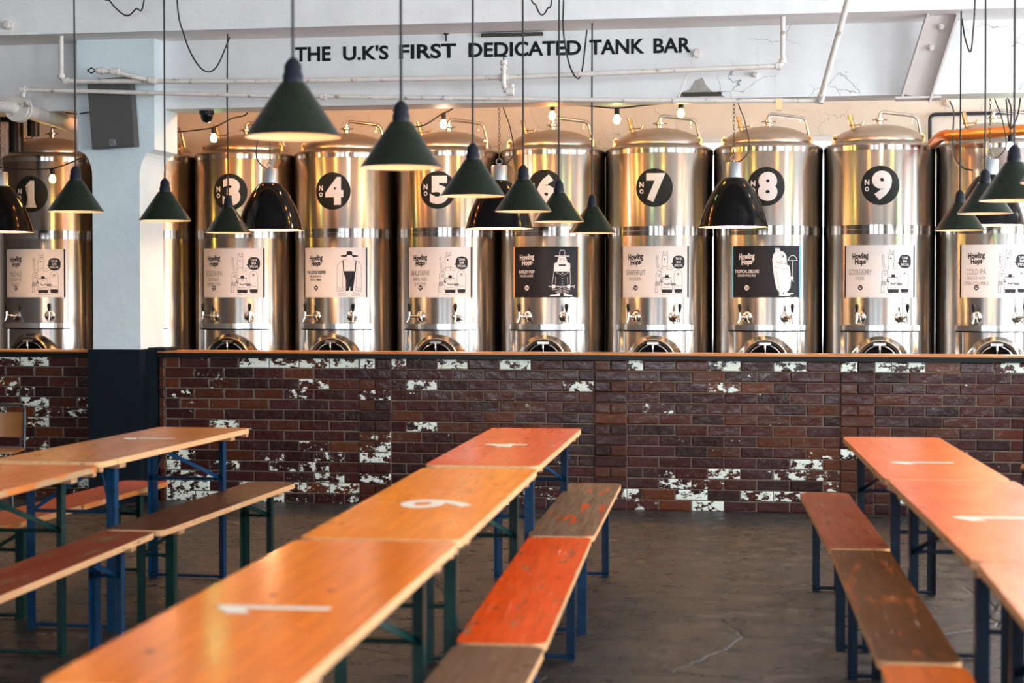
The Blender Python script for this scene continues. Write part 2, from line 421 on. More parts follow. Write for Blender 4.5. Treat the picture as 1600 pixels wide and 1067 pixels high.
# pillar with flared head and dark painted base
b = B()
zc = [2.36, 2.39, 2.43, 2.48, 2.54, 2.60]
prof = [(1.10, 0)]
ys = (12.56, 13.02)
def flare(z):
    if z < 2.36: return 0
    t = min(1, (z-2.36)/.2); return .115*(1-math.sqrt(max(0, 1-t*t)))
outl = [1.09, 2.36]+[2.36+.2*i/8 for i in range(1, 9)]+[3.36]
lo = [(-5.372-flare(z), z) for z in outl]; hi = [(-5.008+flare(z), z) for z in outl]
ring = lo+hi[::-1]
f0 = [b.bm.verts.new((x, ys[0], z)) for x, z in ring]; f1 = [b.bm.verts.new((x, ys[1], z)) for x, z in ring]
b.bm.faces.new(f0); b.bm.faces.new(f1[::-1])
for i in range(len(ring)): b.bm.faces.new((f0[i], f0[(i+1)%len(ring)], f1[(i+1)%len(ring)], f1[i]))
struct('trim_3', b.mesh('pillar', 'pillar_white', bevel=.008), 'pale blue white pillar with flared head')
b = B(); b.box(-5.39, -4.99, 12.50, 13.05, 0, 1.11); b.box(-4.99, -4.935, 12.64, 13.05, 0, 1.095); b.box(-4.99, -4.86, 12.66, 12.9, 1.095, 1.12)
struct('trim_4', b.mesh('pillar_base', 'navy', bevel=.006), 'dark navy painted boxed base of the pillar')

# ---------------------------------------------------------------- glazed brick bar front
def brick_wall(name, X0, X1, label):
    bl, bh, gap = .225, .0752, .0052
    bm = bmesh.new(); tone = bm.verts.layers.float_color.new('tone'); pl = bm.verts.layers.float.new('paint')
    tones = [(.085,.014,.008), (.065,.011,.007), (.070,.016,.014), (.050,.011,.010), (.110,.022,.008), (.075,.012,.007), (.040,.007,.005), (.150,.034,.008)]
    rng = random.Random(11 if X0 < -6 else 5)
    for row in range(14):
        z0 = row*bh-.004; cells = []
        k = -5
        while True:
            px = -.003+1.704*k
            if px > X1: break
            if row % 2 == 0: cells.append((px, px+.232, 1))
            else: cells += [(px, px+.116, 1), (px+.116, px+.232, 1)]
            x = px+.232; end = px+1.704; first = True
            while x < end-.02:
                w = bl*.5 if (first and row % 2 == 1) else bl*1.006
                cells.append((x, min(end, x+w), 0)); x += w; first = False
            k += 1
        for x0, x1, pil in cells:
            x0, x1 = max(x0, X0), min(x1, X1)
            if x1-x0 < .03: continue
            g = gap/2; d = .014 if pil else 0
            dy = rng.uniform(-.002, .002)-d; tx, tz = rng.uniform(-.006, .006), rng.uniform(-.010, .010)
            low = max(0, 1-row/6.0)
            p = rng.random()
            cx = (x0+x1)/2
            left = cx < -3.2
            paint = .18
            if row == 13: paint = .52 if p < .5 else .3
            elif row <= 7 and p < (.30 if left else .03)+.45*low: paint = rng.uniform(.40, .54)
            elif p < (.16 if left else .035): paint = rng.uniform(.38, .50)
            elif p < .40: paint = .34
            if -6.7 < cx < -5.4 and 3 < row < 11 and rng.random() < .35: paint = rng.uniform(.44, .54)
            if pil and paint > .45 and rng.random() < .5: paint = .3
            tn = list(rng.choice(tones)); f = rng.uniform(.75, 1.35); tn = [t*f*.62 for t in tn]+[1]
            if pil and rng.random() < .3: tn = [.085, .022, .007, 1]
            e = .005
            def V(x, z, y): 
                y = y+dy+(x-cx)*tx+(z-z0)*tz
                v = bm.verts.new((x, WY+y, z)); v[tone] = tn; v[pl] = paint; return v
            a, c2, u, w = x0+g, x1-g, z0+g, z0+bh-g
            o = [V(a, u, .02), V(c2, u, .02), V(c2, w, .02), V(a, w, .02)]
            m1 = [V(a, u, .004), V(c2, u, .004), V(c2, w, .004), V(a, w, .004)]
            m2 = [V(a+e*.4, u+e*.4, .001), V(c2-e*.4, u+e*.4, .001), V(c2-e*.4, w-e*.4, .001), V(a+e*.4, w-e*.4, .001)]
            i_ = [V(a+e*1.6, u+e*1.6, -.001), V(c2-e*1.6, u+e*1.6, -.001), V(c2-e*1.6, w-e*1.6, -.001), V(a+e*1.6, w-e*1.6, -.001)]
            for A, C in ((o, m1), (m1, m2), (m2, i_)):
                for q in range(4): bm.faces.new((A[q], A[(q+1)%4], C[(q+1)%4], C[q]))
            bm.faces.new(i_)
    for f in bm.faces: f.smooth = False
    n0 = len(bm.faces)
    q = [bm.verts.new(p) for p in ((X0,WY+.0025,0),(X1,WY+.0025,0),(X1,WY+.0025,1.048),(X0,WY+.0025,1.048),(X0,WY+.22,0),(X1,WY+.22,0),(X1,WY+.22,1.048),(X0,WY+.22,1.048))]
    for fidx in ((0,1,2,3),(1,5,6,2),(5,4,7,6),(4,0,3,7),(3,2,6,7),(0,4,5,1)):
        f = bm.faces.new([q[i] for i in fidx]); f.material_index = 1
    bmesh.ops.recalc_face_normals(bm, faces=bm.faces)
    me = bpy.data.meshes.new(name); bm.to_mesh(me); bm.free(); me.materials.append(M['brick']); me.materials.append(M['mortar'])
    return struct(name, me, label)
brick_wall('wall_bar_right', -4.93, 3.2, 'low wall of glazed brown bricks with flaked white paint, right of the pillar')
brick_wall('wall_bar_left', LX, -5.392, 'low wall of glazed brown bricks with flaked white paint, left of the pillar')
for X0, X1, lab in ((LX, -5.395, 'long thin wooden bar top with black underside, left of the pillar'), (-4.93, 3.2, 'long thin wooden bar top with black underside, right of the pillar')):
    t = thing('bar_top', lab, 'bar top', ((X0+X1)/2, WY, 1.05), 0, 'bar tops on the brick wall'); h = (X1-X0)/2
    b = B(); b.box(-h, h, -.040, .30, .033, .045); link('wood_top', b.mesh('wood_top', 'bar_wood', bevel=.004), t)
    b = B(); b.box(-h, h, -.032, .28, 0, .033); link('black_apron', b.mesh('black_apron', 'black_plastic'), t)

# ---------------------------------------------------------------- painted lettering on the beam
t_sign = thing('painted_lettering', "black capital lettering THE U.K'S FIRST DEDICATED TANK BAR on the white beam", 'sign', (-2.46, WY, 3.19))
for w, a, c in [('THE', 461, 517), ("U.K'S", 536, 607), ('FIRST', 624, 713), ('DEDICATED', 732, 908), ('TANK', 921, 1007), ('BAR', 1021, 1080)]:
    xa, xc = at(a, 85, WY).x, at(c, 85, WY).x
    Q, Fc = fit(w, xa, xc, 3.188, 3.293, .028); bs = B()
    vv = [bs.bm.verts.new((x+2.46, -.0025, z-3.19)) for x, z in Q]
    for f in Fc:
        try: bs.bm.faces.new([vv[i] for i in f])
        except ValueError: pass
    r_ = bmesh.ops.extrude_face_region(bs.bm, geom=list(bs.bm.faces))
    bmesh.ops.translate(bs.bm, verts=[v for v in r_['geom'] if isinstance(v, bmesh.types.BMVert)], vec=(0, .002, 0))
    link('word', bs.mesh('word', 'ink_sign'), t_sign)

# ---------------------------------------------------------------- tanks
TR, TY = .431, 14.655     # shell radius, axis plane
class Decal:
    """flat print (x right, z up) that is laid on the curved shell"""
    def __init__(s): s.it = []
    def poly(s, pts, mi, lay): s.it.append((pts, [tuple(range(len(pts)))], mi, lay)); return s
    def rect(s, x0, x1, z0, z1, mi, lay): return s.poly([(x0, z0), (x1, z0), (x1, z1), (x0, z1)], mi, lay)
    def disc(s, x, z, rx, rz, mi, lay, n=40, p=1.0):
        f = lambda v: math.copysign(abs(v)**p, v)
        return s.poly([(x+rx*f(math.cos(2*math.pi*k/n)), z+rz*f(math.sin(2*math.pi*k/n))) for k in range(n)], mi, lay)
    def text(s, body, x0, x1, z0, z1, mi, lay, **k): Q, Fc = fit(body, x0, x1, z0, z1, **k); s.it.append((Q, Fc, mi, lay)); return s
    def line(s, pts, w, mi, lay, closed=False):
        P = [Vector(p) for p in pts]
        if closed: P = P+[P[0]]
        for a, b_ in zip(P[:-1], P[1:]):
            d = (b_-a); L_ = d.length
            if L_ < 1e-6: continue
            d /= L_; n = Vector((-d.y, d.x))*w/2; a2, b2 = a-d*w*.3, b_+d*w*.3
            s.poly([tuple(a2-n), tuple(b2-n), tuple(b2+n), tuple(a2+n)], mi, lay)
        return s
    def mesh(s, name, mats, z0):
        bm = bmesh.new()
        for pts, faces, mi, lay in s.it:
            vv = [bm.verts.new((x, -lay*.0006, z)) for x, z in pts]
            for f in faces:
                try: fc = bm.faces.new([vv[i] for i in f]); fc.material_index = mi
                except ValueError: pass
        bmesh.ops.triangulate(bm, faces=bm.faces)
        xs = [v.co.x for v in bm.verts]; x = math.floor(min(xs)/.02)*.02
        while x < max(xs):
            bmesh.ops.bisect_plane(bm, geom=bm.verts[:]+bm.edges[:]+bm.faces[:], plane_co=(x, 0, 0), plane_no=(1, 0, 0)); x += .02
        for v in bm.verts:
            r = TR+.0015-v.co.y; a = v.co.x/TR
            v.co = Vector((r*math.sin(a), -r*math.cos(a), v.co.z+z0))
        for f in bm.faces:
            f.normal_update(); c = f.calc_center_median()
            if f.normal.x*c.x+f.normal.y*c.y < 0: f.normal_flip()
            f.smooth = True
        me = bpy.data.meshes.new(name); bm.to_mesh(me); bm.free()
        for m in mats: me.materials.append(M[m])
        return me
def curved_box(b, u0, u1, z0, z1, r0, r1, n=14, mi=None):
    if mi is not None: b.mi = mi
    n0 = len(b.bm.faces); rings = []
    for k in range(n+1):
        a = (u0+(u1-u0)*k/n)/TR
        rings.append([b.bm.verts.new((r*math.sin(a), -r*math.cos(a), z)) for r, z in ((r0, z0), (r1, z0), (r1, z1), (r0, z1))])
    for k in range(n):
        for i in range(4): b.bm.faces.new((rings[k][i], rings[k][(i+1)%4], rings[k+1][(i+1)%4], rings[k+1][i]))
    b.bm.faces.new(rings[0]); b.bm.faces.new(rings[-1][::-1]); b._mark(n0)

b = B(); b.lathe([(.36, .0), (TR, .05), (TR, 2.655), (TR-.006, 2.668), (.355, 2.700)], 72)
ME_SHELL = b.mesh('shell', 'steel', smooth=True)
b = B(); b.lathe([(TR, 1.972), (TR+.0012, 1.972), (TR+.0012, 2.006), (TR, 2.006)], 72); b.lathe([(TR, 2.010), (TR+.0012, 2.010), (TR+.0012, 2.044), (TR, 2.044)], 72)
ME_BAND = b.mesh('seam_band', 'steel_band', smooth=True)
b = B(); b.lathe([(TR, 2.618), (TR+.0012, 2.618), (TR+.0012, 2.654), (TR, 2.654)], 72)
ME_RIM = b.mesh('rim_band', 'steel_band', smooth=True)
b = B(); b.lathe([(.352, 2.698), (.354, 2.715), (.340, 2.742), (.30, 2.775), (.235, 2.806), (.16, 2.828), (.08, 2.840), (0, 2.843)], 72)
ME_LID = b.mesh('domed_lid', 'steel_lid', smooth=True)
b = B()
pts = roundcorner([(0, 0, 2.875), (0, 0, 2.945), (.29, .0, 2.905), (.33, .0, 2.72)], .045, 6)
b.tube(pts, .0145, 12); b.lathe([(.03, 2.87), (.034, 2.875), (.034, 2.888), (.03, 2.893), (.017, 2.895)], 16)
b.lathe([(.022, 2.835), (.022, 2.872)], 16); b.tube([(-.055, -.01, 2.882), (.06, -.01, 2.880)], .006, 8); b.tube([(.25, 0, 2.895), (.25, 0, 2.86)], .004, 6)
b.box(.243, .257, -.006, .006, 2.845, 2.863)
ME_PIPE = b.mesh('vent_pipe', 'steel_smooth', smooth=True)
b = B(); mt = Matrix.Translation((-.20, -.10, 2.79)) @ Matrix.Rotation(R(-14), 4, 'Y')
b.lathe([(.016, -.01), (.016, .04), (.022, .045), (.022, .06), (.017, .062), (.017, .085), (.021, .087), (.021, .13), (0, .132)], 14, mt)
b.tube([(-.235, -.1, 2.828), (-.13, -.1, 2.838)], .006, 8); b.tube([(-.14, -.1, 2.825), (-.125, -.1, 2.86)], .008, 8)
ME_SIGHT = b.mesh('pressure_valve', 'brass', smooth=True)
def lug(sx):
    b = B(); n0 = 0
    pr = [(-.025, 0), (.025, 0), (.022, .07), (0, .092), (-.022, .07)]
    v0 = [b.bm.verts.new((x, -.008, z)) for x, z in pr]; v1 = [b.bm.verts.new((x, .008, z)) for x, z in pr]
    b.bm.faces.new(v0); b.bm.faces.new(v1[::-1])
    for i in range(5): b.bm.faces.new((v0[i], v0[(i+1)%5], v1[(i+1)%5], v1[i]))
    b.tube([(-.012, -.012, .062), (.012, -.012, .062)], .012, 8)
    return b.mesh('lifting_lug', 'brass', bevel=.002)
ME_LUG = lug(1)
# apron frame around the manway
b = B(); curved_box(b, -.315, .315, 1.232, 1.274, TR-.002, TR+.022, 24)
b.mi = 1; curved_box(b, -.315, .315, 1.222, 1.232, TR-.002, TR+.008, 24)
b.mi = 0
for u in (-.315, .255): curved_box(b, u, u+.06, .70, 1.222, TR-.002, TR+.010, 4)
ME_APRON = b.mesh('apron_frame', ['steel_smooth', 'steel_dark'], bevel=0)
mt = Matrix.Translation((0, -TR, .985)) @ Matrix.Rotation(R(90), 4, 'X')
b = B(); b.lathe([(.235, -.09), (.205, .0), (.182, .035), (.180, .058), (.172, .066), (.150, .062), (.146, .050)], 48, mt)
ME_MAN = b.mesh('manway_collar', 'steel_smooth', smooth=True)
b = B(); b.lathe([(.142, .040), (.138, .050), (.131, .052), (.127, .044)], 48, mt, mi=0); b.lathe([(.1265, .044), (.09, .030), (.0, .024)], 48, mt, mi=1)
b.mi = 0; b.box(-.045, .045, -TR-.078, -TR-.060, 1.120, 1.136); b.lathe([(0, 0), (.008, .0), (.008, .035), (.004, .04)], 10, Matrix.Translation((0, -TR-.085, 1.085)))
b.tube([(0, -TR-.07, .87), (0, -TR-.07, 1.13)], .007, 8)
ME_DOOR = b.mesh('manway_door', ['steel_smooth', 'steel_dark'], smooth=True)
# taps
def tap_mesh(turn):
    b = B(); m0 = Matrix.Rotation(R(90), 4, 'X')
    b.lathe([(0, 0), (.042, 0), (.042, .004), (.030, .012), (.018, .014), (.014, .03), (.014, .05)], 20, m0)
    c, s_ = math.cos(turn), math.sin(turn)
    ex, ey = s_*.075, -.045-c*.045
    b.tube([(0, -.03, 0), (0, -.05, 0), (ex, ey, .002)], [.014, .014, .010], 10)
    b.tube([(ex, ey, .034), (ex, ey, -.01), (ex-.004+s_*.012, ey-.012, -.048)], [.009, .011, .008], 10)
    b.tube([(-s_*.02+.012, -.045, 0), (-s_*.03+.02, -.06, -.03), (-s_*.03+.03, -.06, -.038)], .006, 8)
    b.tube([(-.03, -.045, .004), (.03, -.045, .004)], .005, 8)
    h = B(); h.lathe([(0, 0), (.006, 0), (.009, .02), (.0145, .045), (.015, .06), (.010, .072), (0, .074)], 14, Matrix.Translation((ex, ey, .03)))
    return b.mesh('beer_tap', 'chrome', smooth=True), h.mesh('tap_handle', 'black_plastic', smooth=True)
TAPS = {k: tap_mesh(k) for k in (-1.1, -.35, 0.0, .35)}

def badge(num):
    d = Decal(); d.disc(0, 0, .146, .150, 0, 0, 56)
    d.text('N', -.118, -.082, .004, .046, 1, 1, bold=.045); d.text('O', -.116, -.084, -.046, -.010, 1, 1, bold=.045)
    w = {'1': (-.058, .045)}.get(num, (-.062, .088))
    if num == '1': d.poly([(-.040,-.112),(.052,-.112),(.052,-.094),(.034,-.088),(.034,.112),(-.004,.112),(-.046,.066),(-.046,.056),(-.014,.062),(-.014,-.088),(-.040,-.094)], 1, 1)
    elif num == '9':
        d.text('6', -w[1], -w[0], -.112, .112, 1, 1, bold=.058)
        P, Fc, mi, lay = d.it[-1]; d.it[-1] = ([(-x, -z) for x, z in P], Fc, mi, lay)
    else: d.text(num, w[0], w[1], -.112, .112, 1, 1, bold=.058)
    return d.mesh('number_badge', ['badge_black', 'print_white'], 2.343)

def figures(d, kind, ink, bg, seed=0):
    L = lambda pts, w=.0022, c=False, m=ink: d.line(pts, w, m, 2, c)
    def ell(x, z, rx, rz, n=18, w=.0022, m=ink): L([(x+rx*math.cos(2*math.pi*k/n), z+rz*math.sin(2*math.pi*k/n)) for k in range(n)], w, True, m)
    if kind == 'group':      # small crowd of plain line-drawn figures and a speech bubble
        d.disc(.195, .075, .050, .052, ink, 2, 36, .75); d.poly([(.150, .055), (.132, .062), (.150, .075)], ink, 2)
        d.text('TANK', .167, .223, .093, .112, bg, 3, bold=.005); d.text('BAR', .177, .213, .067, .086, bg, 3, bold=.005); d.text('SPECIAL', .160, .230, .041, .060, bg, 3, bold=.005)
        # tall figure with raised arm
        L([(.066, .015), (.060, .075), (.070, .135), (.073, .160), (.083, .145), (.094, .145), (.103, .160), (.106, .135), (.108, .075), (.100, .015)])
        L([(.066, .040), (.100, .040)]); d.disc(.082, .098, .006, .006, ink, 2, 12); L([(.080, .128), (.100, .132)], .004)
        L([(.064, .020), (.040, .030), (.030, .070), (.031, .110)]); L([(.060, .005), (.032, .012), (.020, .060), (.019, .108)]); ell(.025, .116, .008, .009, 10)
        L([(.106, .045), (.128, .030), (.150, .050)]); L([(.104, .025), (.128, .012), (.158, .030)])
        # left small figure with striped shirt
        L([(.010, -.160), (.012, -.100), (.020, -.070), (.014, -.030), (.022, .002), (.052, .002), (.062, -.030), (.052, -.070)])
        for k in range(7): L([(.012, -.080-.005*k), (.050, -.076-.005*k)], .002)
        L([(.030, -.020), (.050, -.020)], .004); L([(.028, -.034), (.050, -.034)], .004); L([(.030, -.115), (.030, -.160), (.010, -.160)])
        # middle figure with hat and trunks
        d.poly([(.086, -.048), (.116, -.048), (.114, -.024), (.088, -.024)], ink, 2); L([(.066, -.046), (.136, -.046)], .005)
        L([(.070, -.050), (.064, -.085), (.058, -.115), (.058, -.140)]); L([(.132, -.050), (.140, -.085), (.146, -.115), (.146, -.140)])
        L([(.080, -.090), (.092, -.098), (.112, -.098), (.124, -.088)], .006); L([(.092, -.060), (.112, -.060)], .003)
        d.poly([(.060, -.138), (.144, -.138), (.142, -.164), (.104, -.164), (.102, -.158), (.100, -.164), (.062, -.164)], ink, 2)
        L([(.055, -.062), (.058, -.082), (.068, -.080)], .006)
        L([(.068, -.118), (.085, -.126), (.102, -.118), (.118, -.126), (.134, -.118)])
        d.disc(.150, -.098, .022, .009, 2, 2, 20); ell(.150, -.098, .022, .009, 16, .003)
        # right rounded figure, drum-shaped trunks
        L([(.158, -.085), (.156, -.030), (.166, .005), (.190, .018), (.214, .008), (.226, -.030), (.226, -.110)])
        d.poly([(.180, -.004), (.190, -.016), (.202, -.004), (.196, -.022), (.184, -.022)], ink, 2); L([(.176, -.030), (.206, -.030)], .0015)
        ell(.192, -.122, .034, .014, 22); d.poly([(.158, -.136), (.226, -.136), (.224, -.160), (.200, -.163), (.164, -.162)], ink, 2)
        L([(.045, -.175), (.100, -.178)], .0025); L([(.108, -.175), (.165, -.176)], .0025); L([(.170, -.172), (.226, -.170)], .0025)
    elif kind == 'braces':   # big man in a broad hat and braces
        d.poly([(.112, .135), (.160, .135), (.157, .168), (.150, .172), (.120, .172), (.115, .168)], ink, 2); d.disc(.136, .133, .072, .010, ink, 2, 30)
        d.disc(.136, .112, .030, .030, bg, 3, 26); ell(.136, .112, .030, .030); L([(.112, .108), (.122, .098), (.150, .098), (.160, .108)]); L([(.110, .112), (.160, .112)], .0018)
        L([(.108, .105), (.080, .095), (.050, .075), (.038, .050), (.036, -.150)]); L([(.164, .105), (.196, .095), (.224, .070), (.232, .045), (.236, -.150)])
        L([(.080, .020), (.082, -.120)]); L([(.192, .020), (.190, -.120)])
        for x0, s_ in ((.036, 1), (.236, -1)):
            for k in range(5): L([(x0+s_*.011*k, -.118), (x0+s_*.011*k, -.150)], .0018)
            L([(x0, -.152), (x0+s_*.050, -.150), (x0+s_*.058, -.126), (x0+s_*.044, -.112)])
        L([(.084, .098), (.090, .010)], .008); L([(.188, .090), (.182, .010)], .008)
        d.poly([(.088, .012), (.184, .012), (.180, -.010), (.166, -.060), (.164, -.148), (.142, -.148), (.140, -.060), (.132, -.060), (.128, -.148), (.106, -.148), (.106, -.060), (.092, -.010)], ink, 2)
        L([(.108, -.150), (.090, -.168), (.050, -.172), (.046, -.182), (.110, -.182), (.124, -.168)]); L([(.160, -.150), (.172, -.168), (.214, -.172), (.216, -.182), (.160, -.184), (.146, -.168)])
        rg = random.Random(3)
        for k in range(70):
            x, z = rg.choice([(rg.uniform(.095, .178), rg.uniform(.02, .085)), (rg.uniform(.042, .076), rg.uniform(-.10, .06)), (rg.uniform(.196, .230), rg.uniform(-.10, .05))])
            L([(x, z), (x+.003, z+.002)], .0014, False, 2)
    elif kind == 'coat':     # bearded man in a buttoned coat with a stick
        L([(.118, .128), (.120, .160), (.128, .174), (.140, .170), (.152, .174), (.160, .160), (.162, .128)], .003); L([(.084, .126), (.196, .126)], .007)
        d.poly([(.112, .120), (.168, .120), (.182, .075), (.202, .070), (.200, .045), (.206, .035), (.200, .015), (.206, .004), (.072, .004), (.080, .018), (.074, .034), (.080, .046), (.076, .068), (.098, .075)], ink, 2)
        d.disc(.124, .096, .004, .004, bg, 3, 10); d.disc(.154, .096, .004, .004, bg, 3, 10); d.rect(.112, .168, .048, .060, bg, 3); L([(.112, .112), (.130, .106), (.148, .106), (.166, .112)], .0016, False, bg)
        L([(.074, .0), (.060, -.090), (.062, -.140)], .003); L([(.204, .0), (.206, -.090), (.200, -.140)], .003); L([(.088, -.040), (.086, -.095)], .0025); L([(.182, -.040), (.184, -.095)], .0025)
        L([(.090, -.002), (.128, -.020), (.140, -.004), (.156, -.020), (.192, -.002)], .0025)
        for z in (-.028, -.052, -.074, -.094): d.disc(.140, z, .0035, .0035, ink, 2, 10)
        L([(.032, -.112), (.225, -.112), (.236, -.104), (.240, -.116), (.232, -.126)], .0035)
        L([(.032, -.118), (.215, -.118)], .002); d.disc(.072, -.114, .014, .014, ink, 2, 20, .6); d.disc(.192, -.114, .014, .014, ink, 2, 20, .6)
        d.poly([(.082, -.155), (.126, -.134), (.136, -.134), (.136, -.166), (.090, -.166)], 2, 2); d.poly([(.144, -.134), (.152, -.134), (.198, -.155), (.190, -.166), (.144, -.166)], 2, 2)
        L([(.066, -.140), (.100, -.136), (.132, -.122)], .0025); L([(.200, -.140), (.176, -.136), (.146, -.122)], .0025)
        d.poly([(.122, -.168), (.122, -.188), (.044, -.190), (.044, -.182), (.090, -.178), (.104, -.168)], ink, 2); d.poly([(.152, -.168), (.152, -.188), (.222, -.192), (.222, -.184), (.180, -.178), (.168, -.168)], ink, 2)
    elif kind == 'blob':     # rounded pale creature with a tiny umbrella
        d.poly([(.058, .130), (.070, .150), (.094, .160), (.124, .158), (.146, .144), (.160, .118), (.164, .070), (.166, .050), (.184, .046), (.192, .000), (.198, -.060), (.194, -.120), (.176, -.150), (.100, -.155), (.082, -.130), (.066, -.050), (.054, .040), (.050, .090)], ink, 2)
        for x in (.078, .090, .103): d.disc(x, .168, .006, .014, ink, 2, 12)
        ell(.126, .120, .013, .014, 16, .002, bg); d.disc(.132, .119, .005, .006, bg, 3, 12)
        d.line([(.086, .078), (.092, .066), (.158, .056), (.160, .066), (.094, .084)], .002, bg, 3, True)
        d.line([(.060, .036), (.184, .014)], .0016, bg, 3); d.line([(.084, .0), (.090, -.06), (.102, -.124), (.078, -.128)], .0016, bg, 3)
        for k in range(6): d.line([(.096+.010*k, .078-.001*k), (.096+.010*k, .066-.001*k)], .0013, bg, 3)
        L([(.212, .080), (.212, -.070), (.222, -.078)], .004); L([(.176, .086), (.182, .108), (.196, .120), (.212, .126), (.228, .120), (.244, .108), (.250, .086)], .0045); L([(.176, .086), (.250, .086)], .003)
        d.disc(.206, -.052, .014, .014, ink, 2, 16); d.rect(.188, .204, -.062, -.046, ink, 2)
        d.poly([(.104, -.150), (.104, -.188), (.180, -.188), (.184, -.176), (.220, -.176), (.220, -.168), (.168, -.164), (.168, -.150)], ink, 2); d.rect(.132, .140, -.176, -.160, bg, 3)

def poster(lines, kind, dark=False, strip=1, thin=True):
    ink, bg = (3, 1) if dark else (1, 3)
    # materials: 0 sheet, 1 black ink, 2 grey ink, 3 white, 4 strip
    d = Decal(); hw, hh = .27, .200
    d.rect(-hw, hw, -hh, hh, 0, 0)
    for s_ in (-1, 1): d.rect(min(s_*hw, s_*(hw+.014)), max(s_*hw, s_*(hw+.014)), -hh-.001, hh+.001, 4, 0)
    d.text('Howling', -.215, -.085, .082, .142, ink, 2, bold=.035, shear=.12, rot=R(4))
    d.text('Hops', -.195, -.105, .042, .096, ink, 2, bold=.04, shear=.12, rot=R(4)); d.disc(-.098, .075, .004, .004, ink, 2, 10)
    z = .015
    for i, (t_, w) in enumerate(lines):
        h = (.042 if thin else .026) if i == 0 else (.026 if thin else .018)
        d.text(t_, -.152-w/2, -.152+w/2, z-h, z, 2 if (thin and not dark) else ink, 2, bold=(-.004 if thin else (.03 if i == 0 else .012))); z -= h+(.014 if thin else .010)
    d.disc(-.148, -.125, .019, .020, ink, 2, 24); d.rect(-.160, -.136, -.124, -.117, bg, 3); d.rect(-.157, -.139, -.136, -.129, bg, 3)
    figures(d, kind, ink, bg)
    return d.mesh('poster', ['print_black' if dark else 'print_white', 'print_black', 'print_grey', 'print_white', {1: 'print_black', 2: 'strip_orange', 3: 'strip_blue'}[strip]], 1.687)

TK = [
 ('1', [('PALE ALE', .13), ('STRATA', .13), ('IDAHO 7', .09)], 'group', False, 1, True, 'steel tank with black round No 1 badge, at the far left beside the pillar', (-.35, 0)),
 (None, None, None, None, None, None, 'steel tank standing behind the white pillar, mostly hidden by it', (-.35, 0)),
 ('3', [('SESSION IPA', .17), ('EL DORADO', .11), ('AMBER CITRA', .14)], 'group', False, 1, True, 'steel tank with black round No 3 badge and pale poster', (-1.1, 0)),
 ('4', [('THE LODGE KEEPER', .19), ('MOUNTAIN IPA', .11), ('SPRUCE TIMBER', .11)], 'braces', False, 1, False, 'steel tank with black round No 4 badge and THE LODGE KEEPER poster', (-1.1, 0)),
 ('5', [('BARLEYWINE', .17), ('BARREL AGED', .13), ('12 MONTHS', .11)], 'group', False, 1, True, 'steel tank with black round No 5 badge and BARLEYWINE poster', (-1.1, -.35)),
 ('6', [('BARLEY POP', .14), ('HELLES LAGER', .12)], 'coat', True, 2, False, 'steel tank with black round No 6 badge and orange-edged black BARLEY POP poster', (-.35, 0)),
 ('7', [('GRAPEFRUIT', .17), ('RADLER', .10)], 'group', False, 1, True, 'steel tank with black round No 7 badge and GRAPEFRUIT RADLER poster', (-.35, .35)),
 ('8', [('TROPICAL DELUXE', .20), ('SESSION PALE ALE', .15)], 'blob', True, 3, False, 'steel tank with No 8 badge and blue-edged black TROPICAL DELUXE poster', (-.35, .35)),
 ('9', [('GOOSEBERRY', .18), ('GOSE', .07)], 'group', False, 1, True, 'steel tank with black round No 9 badge and GOOSEBERRY GOSE poster', (0, .35)),
 (None, [('COLD IPA', .15), ('SINGLE HOP', .14), ('CITRA COLUMBUS', .19)], 'group', False, 1, True, 'steel tank at the right edge with COLD IPA poster, under the copper pipe', (0, .35)),
]
for i, (num, lines, kind, dark, strip, thin, lab, turns) in enumerate(TK):
    x = -1.439+.865*(i-6)
    t = thing('beer_tank', lab, 'tank', (x, TY, 0), 0, 'steel beer tanks behind the bar')
    link('shell', ME_SHELL, t); link('seam_band', ME_BAND, t); link('rim_band', ME_RIM, t); link('domed_lid', ME_LID, t)
    link('vent_pipe', ME_PIPE, t); link('pressure_valve', ME_SIGHT, t)
    link('lifting_lug', ME_LUG, t, (-.345, -.06, 2.675)); link('lifting_lug', ME_LUG, t, (.325, -.10, 2.675))
    link('apron_frame', ME_APRON, t)
    mw = link('manway_collar', ME_MAN, t); link('manway_door', ME_DOOR, mw)
    for u, tn in zip((-.145, .155), turns):
        a = u/TR; mt_, mh = TAPS[tn]
        tp = link('beer_tap', mt_, t, (TR*math.sin(a), -TR*math.cos(a), 1.335), (0, 0, a)); link('tap_handle', mh, tp)
    if num: link('number_badge', badge(num), t)
    if lines: link('poster', poster(lines, kind, dark, strip, thin), t)

